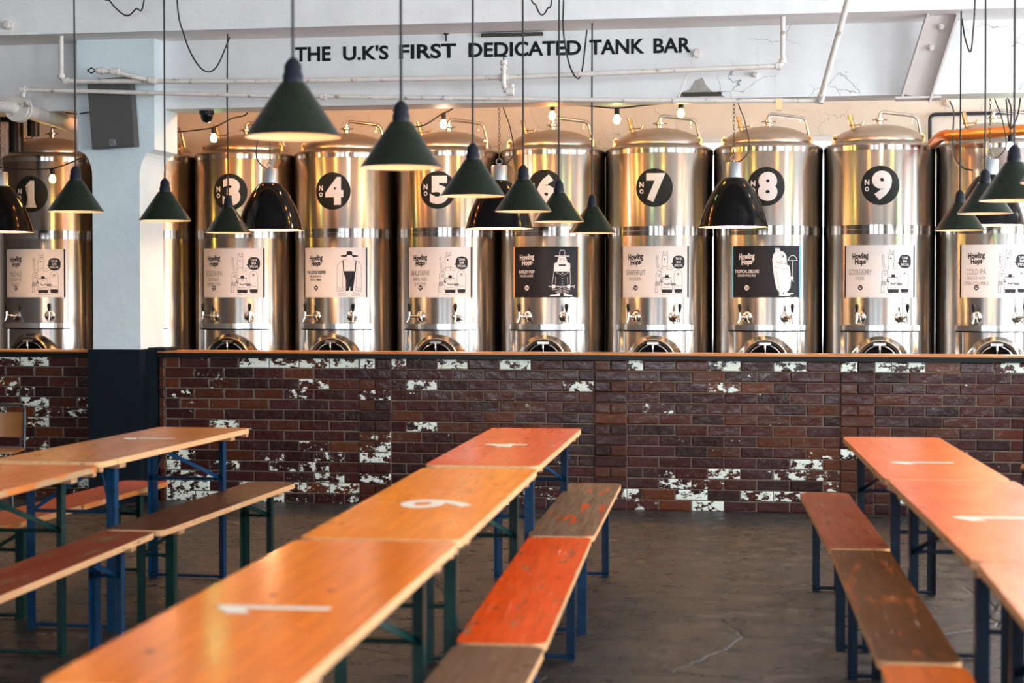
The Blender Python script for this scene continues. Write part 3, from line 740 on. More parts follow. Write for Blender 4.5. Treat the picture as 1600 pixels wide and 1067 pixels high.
# ---------------------------------------------------------------- pendant lamps
ME_CONE = B(); ME_CONE.lathe([(.030, .180), (.042, .178), (.158, .006), (.163, .0), (.160, -.002)], 44, mi=0)
ME_CONE.lathe([(.160, -.002), (.155, .004), (.043, .172), (0, .174)], 44, mi=1); ME_CONE = ME_CONE.mesh('shade', ['green_enamel', 'shade_white'], smooth=True)
b = B(); b.lathe([(.034, .176), (.034, .205), (.030, .212), (.029, .238), (.020, .252), (.010, .262), (0, .263)], 24); ME_CCAP = b.mesh('cap', 'lamp_cap', smooth=True)
b = B(); b.lathe([(0, .035), (.018, .040), (.028, .058), (.028, .072), (.016, .105), (.013, .150)], 18); ME_BULB = b.mesh('bulb', 'bulb_dim', smooth=True)
def cone_lamp(x, y, z, top, label, wob=0.0):
    t = thing('pendant_lamp', label, 'lamp', (x, y, z), 0, 'green cone pendant lamps')
    link('shade', ME_CONE, t); link('cap', ME_CCAP, t); link('bulb', ME_BULB, t)
    b = B(); h = top-z; b.tube([(0, 0, .26), (wob*.3, 0, .26+(h-.26)*.3), (wob, 0, .26+(h-.26)*.6), (0, 0, h)], .0055, 8); link('cable', b.mesh('cable', 'cable', smooth=True), t)
    l = bpy.data.lights.new('lamp_glow', 'POINT'); l.energy = 1.2; l.color = (1, .5, .22); l.shadow_soft_size = .02
    lo = bpy.data.objects.new('lamp_glow', l); COL.objects.link(lo); lo.location = (x, y, z+.02)
CL = [(-1.80, 5.87, 2.03, CZ, 'nearest and largest green cone lamp, blurred, left of centre'), (-1.72, 7.06, 2.01, CZ, 'second nearest green cone lamp of the central row'),
      (-1.815, 8.96, 2.0, CZ, 'green cone lamp covering the right of the No 5 badge'), (-1.78, 10.23, 1.98, CZ, 'fourth green cone lamp of the central row, left of the No 6 badge'),
      (-1.76, 11.43, 1.97, CZ, 'green cone lamp in front of the No 6 badge'), (-1.68, 12.40, 1.93, 3.36, 'farthest and lowest green cone lamp of the central row'),
      (-4.30, 12.45, 1.95, 3.36, 'small green cone lamp overlapping the black dome lamp near tank No 3'), (-4.16, 10.85, 1.97, CZ, 'green cone lamp hanging just right of the white pillar'),
      (-4.38, 10.0, 1.99, CZ, 'green cone lamp between tank No 1 and the white pillar'), (.765, 12.31, 1.93, 3.36, 'lowest and farthest green cone lamp of the right cluster'),
      (.84, 11.2, 1.99, CZ, 'middle green cone lamp of the right cluster'), (.80, 8.9, 1.95, CZ, 'wide green cone lamp of the right cluster, third from its left'),
      (.86, 7.51, 1.95, CZ, 'near blurred cone lamp cut by the right edge of the picture')]
for a in CL: cone_lamp(*a, wob=random.uniform(-.006, .006))

b = B(); b.lathe([(.060, .356), (.080, .348), (.100, .330), (.142, .274), (.178, .206), (.208, .138), (.232, .068), (.247, .008), (.252, .0), (.252, -.004)], 56, mi=0)
b.lathe([(.252, -.004), (.243, .002), (.226, .068), (.202, .138), (.172, .206), (.136, .270), (.094, .322), (0, .338)], 56, mi=1); ME_DOME = b.mesh('shade', ['black_enamel', 'shade_white'], smooth=True)
b = B(); b.lathe([(.070, .345), (.070, .356), (.060, .358), (.060, .455), (.054, .464), (0, .468)], 32); b.tube([(0, 0, .462), (0, 0, .48)], .008, 8)
b.tube([(.022*math.cos(a), 0, .492+.022*math.sin(a)) for a in [2*math.pi*k/14 for k in range(15)]], .0035, 6); ME_DCAP = b.mesh('lamp_housing', 'cast_zinc', smooth=True)
b = B(); b.lathe([(0, .10), (.03, .105), (.045, .14), (.04, .18), (.02, .23), (.018, .30)], 18); ME_DBULB = b.mesh('bulb', 'bulb_warm', smooth=True)
def chain_mesh(h):
    b = B(); z = .515; k = 0
    while z < h:
        w, l = .007, .018; pts = []
        for q in range(11):
            a = 2*math.pi*q/10; px, pz = w*math.cos(a), l*math.sin(a)
            pts.append((px, 0, z+pz) if k % 2 == 0 else (0, px, z+pz))
        b.tube(pts, .0022, 4, cap=False); z += .029; k += 1
    return b.mesh('chain', 'rod_dark', smooth=True)
ME_CHAIN = chain_mesh(CZ-2.0)
DL = [(-6.448, 'black dome lamp cut by the left edge of the picture', 1), (-4.26, 'glossy black dome lamp between tanks No 3 and No 4', 1), (-2.495, 'black dome lamp half hidden behind green cones at tank No 5', -1),
      (-.768, 'glossy black dome lamp between tanks No 7 and No 8', -1), (1.03, 'black dome lamp behind the cone cluster at the right', -1)]
for x, lab, sd in DL:
    t = thing('dome_lamp', lab, 'lamp', (x, 13.30, 2.0), 0, 'black enamel dome lamps above the walkway')
    link('shade', ME_DOME, t); link('lamp_housing', ME_DCAP, t); link('bulb', ME_DBULB, t); link('chain', ME_CHAIN, t)
    b = B(); b.tube(catmull([(0, 0, .465), (sd*-.05, 0, .475), (sd*-.11, 0, .56), (sd*-.08, 0, .75), (sd*-.01, .01, 1.0), (0, .02, 1.6), (0, .02, CZ-2)]), .0045, 6); link('cable', b.mesh('cable', 'cable', smooth=True), t)
    l = bpy.data.lights.new('dome_glow', 'POINT'); l.energy = 8; l.color = (1, .58, .26); l.shadow_soft_size = .04
    lo = bpy.data.objects.new('dome_glow', l); COL.objects.link(lo); lo.location = (x, 13.30, 2.05)

# ---------------------------------------------------------------- festoon lights
b = B(); b.lathe([(0, -.125), (.022, -.118), (.031, -.095), (.030, -.078), (.018, -.052), (.014, -.04)], 18); GL = b
b = B(); b.lathe([(.014, -.045), (.019, -.040), (.019, .0), (.012, .008), (0, .009)], 14); ME_SOCK = b.mesh('socket', 'black_plastic', smooth=True)
bulbg = {}
for k in BC:
    b = B(); b.lathe([(0, -.112), (.018, -.107), (.0265, -.088), (.026, -.072), (.016, -.052), (.013, -.038)], 18); bulbg[k] = b.mesh('glass_bulb', 'bulb_'+k, smooth=True)
def fbulb(p, col, label, group='coloured festoon bulbs', power=1.0):
    t = thing('festoon_bulb', label, 'light bulb', p, 0, group)
    link('socket', ME_SOCK, t); link('glass_bulb', bulbg[col], t)
    l = bpy.data.lights.new('festoon_glow', 'POINT'); l.energy = (1.0 if col == 'green' else 3.8)*power; l.color = BC[col]; l.shadow_soft_size = .028
    lo = bpy.data.objects.new('festoon_glow', l); COL.objects.link(lo); lo.location = (p[0], p[1]-.01, p[2]-.145)
    return t
def cable(name, pts, r, label, cat='cable', group=None, n=8, mat='cable'):
    b = B(); b.tube(catmull(pts, n), r, 6); return tag(link(name, b.mesh(name, mat, smooth=True)), label, cat, group)
FY_ = 13.62
pa = at(82, 264, FY_); fbulb(pa, 'yellow', 'lit yellow festoon bulb hanging beside the No 1 badge')
pb = at(334, 200, FY_); fbulb(pb, 'green', 'lit green festoon bulb below the black dome camera')
pc = at(693, 178, FY_); fbulb(pc, 'white', 'warm white festoon bulb above tank No 5')
pd = at(863, 164, 13.35); fbulb(pd, 'orange', 'orange festoon bulb under the beam above tank No 6')
pe = at(964, 170, 13.35); fbulb(pe, 'green', 'pale green festoon bulb under the beam left above tank No 7')
pf = at(1064, 160, 13.35); fbulb(pf, 'yellow', 'pale yellow festoon bulb under the beam right above tank No 7')
pg = at(1579, 212, 13.35); fbulb(pg, 'green', 'dim festoon bulb on a black socket at the right edge')
hid = []  # unseen extra bulbs, added along the string to light the tank tops
for i, (x, cl) in enumerate([(-5.35, 'orange'), (-4.75, 'orange'), (-4.15, 'orange'), (-3.6, 'white'), (-2.95, 'orange'), (-2.45, 'yellow'), (-.15, 'orange'), (.35, 'white'), (.8, 'yellow')]):
    q = Vector((x, 13.42, 3.16+.03*math.sin(i*2))); fbulb(q, cl, 'added festoon bulb out of view behind the lettered beam', 'added festoon bulbs out of view behind the beam', 1.5 if x < -1 else .7); hid.append(q)
up = Vector((0, 0, .006))
cable('festoon_cable', [at(-30, 262, FY_)]+[at(0, 262, FY_), at(50, 265, FY_), pa+up, at(100, 258, FY_), at(122, 249, FY_), at(200, 215, FY_), at(300, 204, FY_), pb+up, at(360, 186, FY_), at(386, 172, FY_)]+[hid[1]+up, hid[2]+up, hid[3]+up, at(640, 196, FY_), pc+up, at(713, 166, FY_), hid[5]+up, at(800, 158, 13.35), pd+up, at(915, 165, 13.35), pe+up, at(1010, 164, 13.35), pf+up, at(1085, 150, 13.35), hid[6]+up, hid[7]+up, hid[8]+up, at(1572, 150, 13.35), pg+up], .006, 'black festoon cable looping behind the beam along the tanks')

# ---------------------------------------------------------------- pipes on the beam
PY = 12.345
def zx(px, py, Y=PY): return at(px, py, Y)
def pipe_thing(name, label, runs, fit_=(), cat='pipe', mat='pipe'):
    t = thing(name, label, cat, tuple(runs[0][0][0])); o = Vector(runs[0][0][0])
    for k, (pts, r) in enumerate(runs):
        b = B(); b.tube([Vector(p)-o for p in roundcorner(pts, .045)] if len(pts) > 2 else [Vector(p)-o for p in pts], r, 14); link('pipe_run', b.mesh('pipe_run', mat, smooth=True), t)
    for p, d, r, l in fit_:
        p = Vector(p)-o; d = Vector(d).normalized(); b = B()
        b.tube([p-d*l/2, p-d*l*.49, p+d*l*.49, p+d*l/2], [r*.8, r, r, r*.8], 14); link('pipe_fitting', b.mesh('pipe_fitting', mat, smooth=True), t)
    return t
e1, e2 = zx(96, 127), zx(1223, 103)
top1 = Vector((e1.x, PY, 3.36)); top2 = Vector((e2.x, PY, 3.36))
mid = zx(787, 121)
pipe_thing('upper_pipe', 'long white pipe under the lettering with both ends turned up', [([top1, e1, zx(400, 127), mid, e2, top2], .0175)],
    [(e1+Vector((0,0,.035)), (0,0,1), .027, .03), (e1+Vector((.035,0,0)), (1,0,0), .027, .03), (e2+Vector((0,0,.03)), (0,0,1), .026, .03), (e2-Vector((.03,0,0)), (1,0,0), .026, .03), (mid, (1,0,0), .026, .06), (zx(238,127), (1,0,0), .026, .05)])
# branch nozzle near the speaker
n0, n1, n2, n3 = zx(238, 126, PY-.02), zx(205, 119, PY-.05), zx(180, 112, PY-.06), zx(150, 110, PY-.07)
t = pipe_thing('pipe_branch', 'white branch pipe ending in a black nozzle above the wall speaker', [([n0, n1, n2, n3], .017)], [(n0, (n1-n0), .027, .05), (n2, (n3-n2), .028, .06), (zx(158, 110.5, PY-.07), (n3-n2), .027, .04)])
b = B(); o = n3-n0
for s_ in (-1, 1): b.tube([o, o+Vector((-.035, 0, s_*.02)), o+Vector((-.065, 0, 0))], .005, 6)
link('nozzle', b.mesh('nozzle', 'black_plastic', smooth=True), t)
# valve in the middle
v0 = mid; vt = zx(787, 98, PY-.03)
t = pipe_thing('pipe_valve', 'white elbow valve with small black wheel below the word DEDICATED', [([zx(800, 132, PY-.02), zx(797, 144, PY-.035), zx(787, 140, PY-.04), vt], .017)], [(vt, (0,0,1), .026, .03), (vt-Vector((0,0,.04)), (0,0,1), .024, .02), (zx(797, 143, PY-.035), (1,0,0), .03, .05)])
b = B(); o = Vector(vt)-Vector(zx(800, 132, PY-.02)); b.tube([o, o+Vector((0,0,.045))], .005, 6); b.tube([o+Vector((-.022,0,.045)), o+Vector((.022,0,.045))], .006, 6)
link('valve_wheel', b.mesh('valve_wheel', 'black_plastic', smooth=True), t)
l0, l1, l2, l3, l4, l5 = zx(36, 152), zx(36, 140), zx(400, 149.5), zx(650, 152.5), zx(1000, 157), zx(1282, 157.5)
t = pipe_thing('lower_pipe', 'long thin white pipe along the bottom edge of the lettered beam', [([l0, l1, l2, l3, l4, l5], .0155)],
    [(l1, (1,0,0), .026, .04), (zx(505,151), (1,0,0), .024, .04), (zx(700,153.5), (1,0,0), .021, .05), (zx(1055,157), (1,0,0), .022, .03), (l5, (1,0,0), .024, .04)])
b = B(); q = zx(1217, 160)-l0; b.box(q.x-.022, q.x+.022, -.02, .06, q.z-.05, q.z+.025); link('pipe_clamp', b.mesh('pipe_clamp', 'brass', bevel=.004), t)
s0 = zx(1281, 158, PY-.02); s1 = at(1325, 0, 11.9); d = (s1-s0); s2 = s0+d*((CZ-s0.z)/d.z)
pipe_thing('slanting_pipe', 'white pipe slanting up in front of the beam to the ceiling', [([s0, s2], .020)], [(s0+d.normalized()*.03, d, .026, .05)])
# big pipe at left with flange
g0, g1, g2 = at(-40, 158, 12.40), at(30, 170, 12.42), at(128, 200, 13.25)
t = pipe_thing('flanged_pipe', 'thick white flanged pipe entering from the left edge above tank No 1', [([g0, g1, g2], .055)])
b = B(); dd = (g2-g1).normalized(); o = g0
b.tube([g1-o-dd*.035, g1-o-dd*.012], .098, 24); b.tube([g1-o+dd*.002, g1-o+dd*.025], .098, 24); link('pipe_flange', b.mesh('pipe_flange', 'pipe', smooth=False, bevel=.003), t)
# slanting I-beam brace on the right
b = B()
a0, a1 = at(1432, 147, 12.66), at(1470, 27, 12.48)
ax = (a1-a0).normalized(); wx = Vector((1, 0, 0)); wx = (wx-ax*wx.dot(ax)).normalized(); nn = ax.cross(wx)
L_ = (a1-a0).length
def ob(u0, u1, w0, w1, h0, h1):
    vs = [b.bm.verts.new(ax*u+wx*w+nn*h) for u, w, h in ((u0,w0,h0),(u0,w1,h0),(u0,w1,h1),(u0,w0,h1),(u1,w0,h0),(u1,w1,h0),(u1,w1,h1),(u1,w0,h1))]
    for q in ((0,1,2,3),(4,7,6,5),(0,4,5,1),(1,5,6,2),(2,6,7,3),(3,7,4,0)): b.bm.faces.new([vs[i] for i in q])
ob(-.02, L_+.05, -.10, -.086, -.085, .02); ob(-.02, L_+.05, .086, .10, -.085, .02); ob(-.02, L_+.05, -.09, .09, -.004, .008)
t = thing('steel_brace', 'slanting white steel channel brace between the two beams at right', 'brace', a0)
link('channel', b.mesh('channel', 'brace_paint', bevel=.002), t)
for f_, w_ in ((.90, .02), (.62, .0)):
    b = B(); sg = -1
    for (rr, h0, h1) in ((.022, .0, .035), (.013, .035, .05)):
        c = ax*L_*f_+wx*w_; b.tube([c+nn*sg*h0, c+nn*sg*h1], rr, 6)
    link('bolt', b.mesh('bolt', 'pipe', bevel=.002), t)
b = B(); b.box(-.14, .16, -.07, .12, -.035, -.022); link('foot_plate', b.mesh('foot_plate', 'brace_paint', bevel=.003), t)
# flakes and fixings on the beam
b = B(); q = zx(1092, 146, WY)
pts = [(1058,152),(1066,144),(1078,140),(1086,126),(1098,122),(1103,132),(1112,143),(1126,147),(1133,152)]
P = [at(*p, WY) for p in pts]; f0 = [b.bm.verts.new(p+Vector((0,-.004,0))) for p in P]; f1 = [b.bm.verts.new(p+Vector((0,.0,0))) for p in P]
b.bm.faces.new(f0)
for i in range(len(P)): b.bm.faces.new((f0[i], f0[(i+1)%len(P)], f1[(i+1)%len(P)], f1[i]))
o = struct('trim_5', b.mesh('broken_plaster', 'bare_plaster'), 'patch of broken plaster on the beam right of the lettering')
b = B(); c = zx(1098, 146, WY-.012); b.box(c.x-.14, c.x+.13, WY-.02, WY-.004, c.z-.018, c.z+.008)
struct('trim_6', b.mesh('exposed_lintel', 'hole_dark', bevel=.003), 'bare dark lintel edge in the broken plaster')
c0, c1 = zx(1086, 86, WY-.03), zx(1060, 153, PY)
b = B(); b.tube([c0, c1], .005, 6); tag(link('thin_rod', b.mesh('thin_rod', 'pipe')), 'thin slanting rod from the lettered beam down to the lower pipe', 'rod')
for px, py, r_, lab in ((1090, 84, .030, 'round white pipe stub right of the word BAR'), (1180, 117, .018, 'small white bolt head on the beam right of the broken plaster')):
    c = zx(px, py, WY); b = B(); b.lathe([(r_, 0), (r_, .035), (r_*.8, .045), (0, .046)], 14, Matrix.Translation(c) @ Matrix.Rotation(R(90), 4, 'X')); tag(link('pipe_stub', b.mesh('pipe_stub', 'pipe', smooth=True)), lab, 'fixing')
c = at(15, 40, WY-.5); b = B(); b.lathe([(.03, 0), (.03, .05), (.02, .06), (0, .06)], 12, Matrix.Translation(c) @ Matrix.Rotation(R(90), 4, 'X')); tag(link('pipe_stub', b.mesh('pipe_stub', 'pipe', smooth=True)), 'white stub on the upper beam at the top left corner', 'fixing')
c = zx(800, 54, WY-.03); b = B(); b.box(-.22, .22, -.02, .02, -.011, .011); o = link('brown_batten', b.mesh('brown_batten', 'hole_dark', bevel=.003), None, c); tag(o, 'short brown batten tucked under the upper beam above DEDICATED', 'batten')
c = zx(697, 58, WY-.02); b = B(); b.box(-.016, .016, -.015, .02, .02, .032); b.box(-.006, .006, -.01, .0, -.03, .025); tag(link('rusty_bracket', b.mesh('rusty_bracket', 'hole_dark', bevel=.002), None, c), 'small rusty bracket above the word FIRST', 'bracket')

# copper pipe and black conduit at right, behind the beam
cp = [at(1458, 224, 14.35), at(1474, 212, 14.05), at(1500, 211, 13.95), at(1600, 203, 13.85), at(1700, 195, 13.8), Vector((RW, 13.7, 2.95))]
b = B(); b.tube(catmull(cp, 6), .042, 18); b.mi = 0
t = thing('copper_pipe', 'thick copper coloured pipe crossing in front of the tank at the right edge', 'pipe', (0, 0, 0)); link('pipe_run', b.mesh('pipe_run', 'copper', smooth=True), t)
b = B(); pts = [cp[1]+Vector((.10, -.02, 0))+Vector((0, .048*math.cos(a), .048*math.sin(a))) for a in [2*math.pi*k/16 for k in range(17)]]; b.tube(pts, .006, 6); link('hose_clip', b.mesh('hose_clip', 'steel_smooth', smooth=True), t)
cd = [at(1453, 235, BY-.03), at(1453, 179, BY-.03), at(1600, 176, BY-.03), Vector((RW, BY-.03, at(1600, 176, BY-.03).z))]
b = B(); b.tube(roundcorner(cd, .05), .016, 10); tag(link('black_conduit', b.mesh('black_conduit', 'black_tube', smooth=True)), 'thin black conduit bent round on the cream wall at right', 'pipe')
c = at(1484, 158, BY); b = B(); b.lathe([(.05, 0), (.05, .04), (.03, .05), (0, .05)], 16, Matrix.Translation(c) @ Matrix.Rotation(R(90), 4, 'X')); tag(link('junction_box', b.mesh('junction_box', 'cream')), 'small round cream junction box on the wall at right', 'fixing')
cable('loose_cable', [at(1484, 158, 15.3), at(1490, 175, 15.0), at(1489, 215, 13.9), at(1492, 245, 13.6), at(1505, 262, 13.4), at(1520, 266, 13.35)], .006, 'thin black cable looping from the junction box to the right dome lamp')
# loose cables from lamps
def lc(pts, label, r=.0055): cable('loose_cable', [at(*p) for p in pts], r, label)
lc([(150, -260, 12.0), (160, -28, 12.05), (172, 2, 12.1), (196, 24, 12.15), (212, 14, 12.1), (226, -10, 12.05), (236, -260, 12.0)], 'short black cable sagging at the top left of the upper beam')
lc([(270, -260, 12.0), (276, -10, 12.1), (288, 56, 12.15), (305, 95, 12.2), (323, 112, 12.25), (340, 102, 12.35), (359, 58, 12.42)], 'black cable swagging down to the left of the lettering')
lc([(816, -260, 12.0), (826, -30, 12.05), (838, 10, 12.1), (846, 23, 12.1), (855, 14, 12.1), (864, -20, 12.05), (872, -260, 12.0)], 'small loop of cable at the top above the word DEDICATED')
lc([(884, -260, 12.0), (881, -20, 12.1), (880, 45, 12.15), (888, 95, 12.2), (900, 121, 12.3), (909, 112, 12.4), (917, 47, 12.45)], 'black cable looping across the letters TED')
lc([(1503, 30, 12.4), (1508, 60, 12.3), (1516, 81, 12.2), (1520, 55, 12.15), (1524, -20, 12.1), (1528, -260, 12.0)], 'V shaped black cable right of the steel brace')
lc([(1596, 140, 13.2), (1590, 180, 13.3), (1578, 200, 13.35), (1572, 155, 13.3)], 'black cable hanging beside the right edge bulb')

# dome camera and wall speaker
c = at(323, 171, WY+.18)
t = thing('dome_camera', 'black dome security camera under the beam beside the pillar', 'camera', (c.x, c.y, 2.866))
b = B(); b.lathe([(.055, 0), (.055, -.025), (.048, -.03), (0, -.03)], 24); link('housing', b.mesh('housing', 'black_plastic', smooth=True), t)
b = B(); b.lathe([(.046, -.028), (.044, -.055), (.030, -.080), (0, -.090)], 24); link('lens_dome', b.mesh('lens_dome', 'black_enamel', smooth=True), t)
c = at(177, 177, 12.485)
t = link('wall_speaker', None, None, c, (R(3), R(-3), R(2))); tag(t, 'grey box speaker tilted forward high on the white pillar', 'speaker')
b = B(); b.box(-.16, .16, -.05, .05, -.25, .25); link('case', b.mesh('case', 'speaker_case', bevel=.012), t)
b = B(); b.box(-.155, .155, -.058, -.050, -.238, .245); link('grille', b.mesh('grille', 'speaker_mesh', bevel=.003), t)
b = B(); b.box(-.022, .022, -.062, -.058, -.232, -.190, 0); b.box(-.016, .016, -.0635, -.062, -.226, -.218, 1)
for k in range(3): b.box(-.014+.010*k, -.008+.010*k, -.0635, -.062, -.214, -.196, 1)
link('maker_plate', b.mesh('maker_plate', ['cast_zinc', 'speaker_case']), t)
b = B(); b.box(-.05, .05, .05, .078, .02, .10); link('wall_bracket', b.mesh('wall_bracket', 'speaker_case', bevel=.004), t)
cable('loose_cable', [at(139, 175, 12.45), at(120, 178, 12.6), at(103, 176, 12.72)], .005, 'short black cable from the wall speaker to the left')
b = B(); pb_ = at(25, 190, 13.9); b.tube(roundcorner([pb_+Vector((-.18, 0, .06)), pb_+Vector((0, 0, .05)), pb_+Vector((.0, 0, -.25))], .05), .06, 14)
b.tube([pb_+Vector((.15, 0, .10)), pb_+Vector((.15, 0, -.12))], .05, 14)
tag(link('black_duct', b.mesh('black_duct', 'black_plastic', smooth=True)), 'black bent duct above tank No 1 at the left edge', 'duct')

# ---------------------------------------------------------------- beer tables and benches
def rrect(w, l, r, n=5):
    out = []
    for cx, cy, a0 in ((w/2-r, l/2-r, 0), (-w/2+r, l/2-r, 90), (-w/2+r, -l/2+r, 180), (w/2-r, -l/2+r, 270)):
        for k in range(n+1):
            a = R(a0+90*k/n); out.append((cx+r*math.cos(a), cy+r*math.sin(a)))
    return out
def trestle(kind, label, far, near, w, H_, topmat, edgemat, legmat, group, number=None, numpos=None):
    far, near = Vector(far), Vector(near); c = (far+near)/2; d = far-near; L_ = d.length; a = math.atan2(-d.x, d.y)
    t = thing(kind, label, 'table' if kind == 'beer_table' else 'bench', (c.x, c.y, 0), a, group)
    th = .026
    b = B(); b.poly(rrect(w, L_, .045), H_-th, H_, 0, 1)
    top = link('tabletop' if kind == 'beer_table' else 'seat_board', b.mesh('board', [topmat, edgemat], bevel=.003, ang=60), t)
    if number:
        b = B(); y, sz, px = numpos
        Q, Fc = fit(number, -.13*sz, .13*sz, 0, .26*sz, .02) if number != '1' else ([(-.022,0),(.022,0),(.022,.27),(-.01,.27),(-.085,.225),(-.085,.17),(-.022,.20)], [tuple(range(7))])
        hgt = .26*sz; vv = [b.bm.verts.new((hgt*.5-z+px, x+y, H_+.0009)) for x, z in Q]
        for f in Fc:
            try: b.bm.faces.new([vv[i] for i in f])
            except ValueError: pass
        me = b.mesh('painted_number', 'number_paint')
        for p in me.polygons:
            if p.normal.z < 0: me.flip_normals(); break
        link('painted_number', me, top)
    hz = H_-th; ins = .27; lw = .040; tk = .004
    hx = w/2-.05
    for e in (-1, 1):
        y = e*(L_/2-ins)
        b = B(); b.box(-w/2+.012, w/2-.012, y-.035, y+.035, hz-.022, hz); link('batten', b.mesh('batten', 'bare_batten', bevel=.002), t)
        if kind == 'beer_table':
            b = B(); b.box(-w/2+.012, w/2-.012, e*(L_/2-.03)-.02, e*(L_/2-.03)+.02, hz-.02, hz); link('batten', b.mesh('batten', 'bare_batten', bevel=.002), t)
        for s_ in (-1, 1):
            b = B(); X = s_*hx
            b.box(min(X, X-s_*lw), max(X, X-s_*lw), y-tk/2, y+tk/2, .006, hz-.022); b.box(min(X, X-s_*tk), max(X, X-s_*tk), min(y, y-e*lw*1.1), max(y, y-e*lw*1.1), .006, hz-.022)
            b.box(X-s_*lw/2-.019, X-s_*lw/2+.019, y-.018, y+.018, 0, .008)
            link('leg', b.mesh('leg', legmat, bevel=.001), t)
            zb = H_*.68; y1 = y-e*(.42 if kind == 'beer_table' else .30)
            b = B(); p0 = Vector((X-s_*.018, y-e*.010, zb)); p1 = Vector((-s_*.05, y1, hz-.006-(.005 if s_ > 0 else 0)))
            dl = (p1-p0).normalized(); sd = dl.cross(Vector((0, 0, 1))).normalized(); u0 = sd.cross(dl).normalized(); w0 = sd*(1 if sd.x*s_ > 0 else -1); sd, up_ = (w0*.55+Vector((0, 0, -1)) *.83).normalized()*.015, (w0*.83+Vector((0, 0, .55))).normalized()*.002
            vs = [b.bm.verts.new(p) for p in [p0+i*sd+j*up_ for i in (-1, 1) for j in (-1, 1)]+[p1+i*sd+j*up_ for i in (-1, 1) for j in (-1, 1)]]
            for q in ((0,1,3,2),(4,6,7,5),(0,4,5,1),(2,3,7,6),(0,2,6,4),(1,5,7,3)): b.bm.faces.new([vs[i] for i in q])
            link('brace_strap', b.mesh('brace_strap', legmat), t)
        b = B(); b.tube([(-hx+.01, y-e*.012, .016), (hx-.01, y-e*.012, .016)], .009, 8); link('foot_bar', b.mesh('foot_bar', legmat, smooth=True), t)
        b = B(); b.tube([(-hx+.01, y-e*.012, H_*.68), (hx-.01, y-e*.012, H_*.68)], .008, 8); link('cross_bar', b.mesh('cross_bar', legmat, smooth=True), t)
    return t
WD = lambda *a, **k: m_wood(*a, **k)
OR = (.88, .22, .012); 
T = dict(
 c1=WD('top_red', (.80, .095, .012), (.75, .42, .25), .22, 1.0), c2=WD('top_amber', (.92, .26, .006), (.60, .33, .14), .12, 2.3), c3=WD('top_orange', (.98, .215, .0005), (.70, .30, .12), .10, 3.1, rough=.14, spec=.09),
 r1=WD('top_coral', (.88, .15, .015), (.72, .40, .25), .16, 4.7, rough=.30, spec=.25), r2=WD('top_coral_b', (.90, .13, .012), (.75, .42, .28), .14, 5.3, rough=.30, spec=.25), r3=WD('top_coral_c', (.80, .15, .03), (.7, .42, .3), .2, 6.1, rough=.30, spec=.5),
 l1=WD('top_brown', (.56, .18, .04), (.48, .27, .14), .3, 7.9), l2=WD('top_redbrown', (.64, .14, .03), (.5, .3, .16), .25, 8.8),
 bc1=WD('seat_grey', (.24, .15, .09), (.85, .10, .01), .36, 9.2, .5, .35), bc2=WD('seat_red', (.80, .085, .008), (.30, .16, .07), .34, 10.4, .4), bc3=WD('seat_brown', (.20, .11, .065), (.36, .22, .13), .3, 11.6, .5),
 br1=WD('seat_rust', (.34, .085, .035), (.2, .12, .08), .3, 12.5, .4), br2=WD('seat_umber', (.15, .055, .016), (.42, .12, .03), .38, 13.4, .4), br3=WD('seat_orange', (.75, .16, .02), (.5, .2, .08), .25, 14.3, .35),
 lb1=WD('seat_dark', (.11, .042, .020), (.22, .12, .07), .3, 15.2, .4), lb2=WD('seat_maroon', (.26, .055, .025), (.24, .15, .07), .38, 16.1, .4), lb3=WD('seat_scarlet', (.55, .075, .02), (.3, .14, .08), .2, 17.0, .4))
g1_, g2_ = 'beer tables in rows', 'beer benches in rows'
def tab(lab, f, n, m, leg, num=None, np=None, edge='edge', w=.49, H=.77): trestle('beer_table', lab, f, n, w, H, T[m], edge, leg, g1_, num, np)
def ben(lab, f, n, m, leg, edge='edge', w=.27): trestle('beer_bench', lab, f, n, w, .47, T[m], edge, leg, g2_)
tab('red orange table at the far end of the central row, numbered 4', (-1.63, 9.80), (-1.505, 7.60), 'c1', 'leg_blue', '4', (-.06, .8, -.03), H=.778)
tab('amber orange table in the middle of the central row, numbered 9', (-1.50, 7.56), (-1.362, 5.30), 'c2', 'leg_green', '9', (-.20, 1.0, .03))
tab('bright orange nearest table of the central row, with a 1', (-1.360, 5.27), (-1.245, 3.22), 'c3', 'leg_green', '1', (-.16, 1.05, -.01))
tab('coral orange table at the far end of the right row, with a thin 1', (.255, 9.60), (.42, 7.42), 'r1', 'leg_backlit', '1', (-.35, .8, .02))
tab('coral orange middle table of the right row, offset from the far one', (.43, 7.40), (.605, 5.17), 'r2', 'leg_backlit', '1', (-.12, 1.0, -.02))
tab('pale coral nearest table of the right row, at the right edge', (.615, 5.14), (.715, 2.95), 'r3', 'leg_backlit')
tab('brown wooden table in front of the pillar, far end of the left row', (-3.41, 9.48), (-3.40, 7.42), 'l1', 'leg_blue', '1', (.25, .9, 0), w=.52, H=.782)
tab('orange brown table cut by the left edge of the picture', (-3.38, 7.38), (-3.27, 5.20), 'l2', 'leg_green', edge='edge_o')
ben('worn grey brown bench with orange flecks, far right of the central row', (-1.325, 9.93), (-1.18, 7.71), 'bc1', 'leg_blue', w=.285)
ben('vivid red orange peeling bench, middle of the central row', (-1.175, 7.67), (-.99, 5.29), 'bc2', 'leg_blue')
ben('nearest brown bench of the central row, cut by the bottom edge', (-.985, 5.25), (-.85, 3.06), 'bc3', 'leg_blue')
ben('rust brown far bench left of the right tables', (-.085, 9.66), (.08, 7.53), 'br1', 'leg_backlit', w=.25)
ben('dark brown middle bench left of the right tables', (.08, 7.50), (.225, 5.22), 'br2', 'leg_backlit', w=.235)
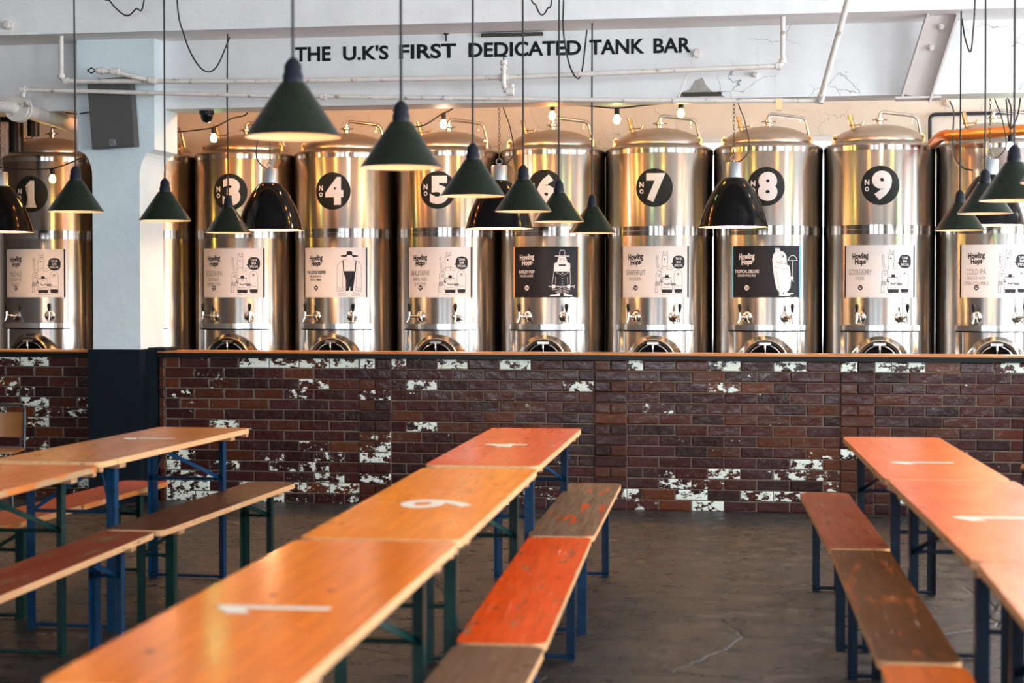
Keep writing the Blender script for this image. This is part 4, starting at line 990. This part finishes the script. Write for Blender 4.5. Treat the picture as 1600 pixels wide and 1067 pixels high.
ben('orange near bench at the bottom right, cut by the bottom edge', (.23, 5.18), (.33, 3.0), 'br3', 'leg_backlit', w=.235)
ben('dark brown far bench right of the left tables', (-3.085, 9.66), (-3.06, 7.58), 'lb1', 'leg_green', w=.275)
ben('maroon worn bench at the left, its end overlapping the dark brown bench', (-3.06, 7.53), (-2.93, 5.35), 'lb2', 'leg_blue', w=.245)
ben('scarlet bench behind the brown table by the pillar', (-3.80, 9.62), (-3.81, 7.62), 'lb3', 'leg_green', 'edge_o', w=.27)
ben('scarlet bench at the left edge behind the orange brown table', (-3.82, 7.58), (-3.75, 5.4), 'lb3', 'leg_green', 'edge_o', w=.27)

# ---------------------------------------------------------------- two chairs near the edges
def chair(x, y, rz, label):
    t = thing('stacking_chair', label, 'chair', (x, y, 0), rz, 'tubular wooden chairs by the bar')
    b = B(); b.poly(rrect(.40, .38, .06), .435, .45); link('seat', b.mesh('seat', 'seat_wood', bevel=.003), t)
    b = B(); n0 = 0
    for k in range(9):
        pass
    ring = []
    for k in range(11):
        u = -1+2*k/10; ring.append((.17*u, .20+.025*(1-u*u)))
    lo = [[b.bm.verts.new((p[0], p[1]+dy, z)) for p in ring] for dy, z in ((0, .52), (.02, .69), (.03, .69), (.01, .52))]
    for i in range(4):
        for k in range(10): b.bm.faces.new((lo[i][k], lo[i][k+1], lo[(i+1)%4][k+1], lo[(i+1)%4][k]))
    b.bm.faces.new([l[0] for l in lo]); b.bm.faces.new([l[-1] for l in lo][::-1])
    link('backrest', b.mesh('backrest', 'seat_wood', smooth=True), t)
    b = B(); b.tube(roundcorner([(-.19, .17, .44), (-.185, .215, .745), (.185, .215, .745), (.19, .17, .44)], .05), .011, 10); link('back_frame', b.mesh('back_frame', 'black_tube', smooth=True), t)
    for sx in (-1, 1):
        for p, q in (((sx*.17, -.16, .44), (sx*.20, -.20, 0)), ((sx*.19, .17, .44), (sx*.20, .22, 0))):
            b = B(); b.tube([p, q], .011, 10); link('leg', b.mesh('leg', 'black_tube', smooth=True), t)
    return t
c = at(6, 650, 11.6); chair(c.x-.10, c.y, R(12), 'wooden chair with black tube frame behind the left tables')
c = at(1620, 650, 11.6); chair(c.x+.11, c.y, R(-8), 'black tube framed chair cut by the right edge of the picture')
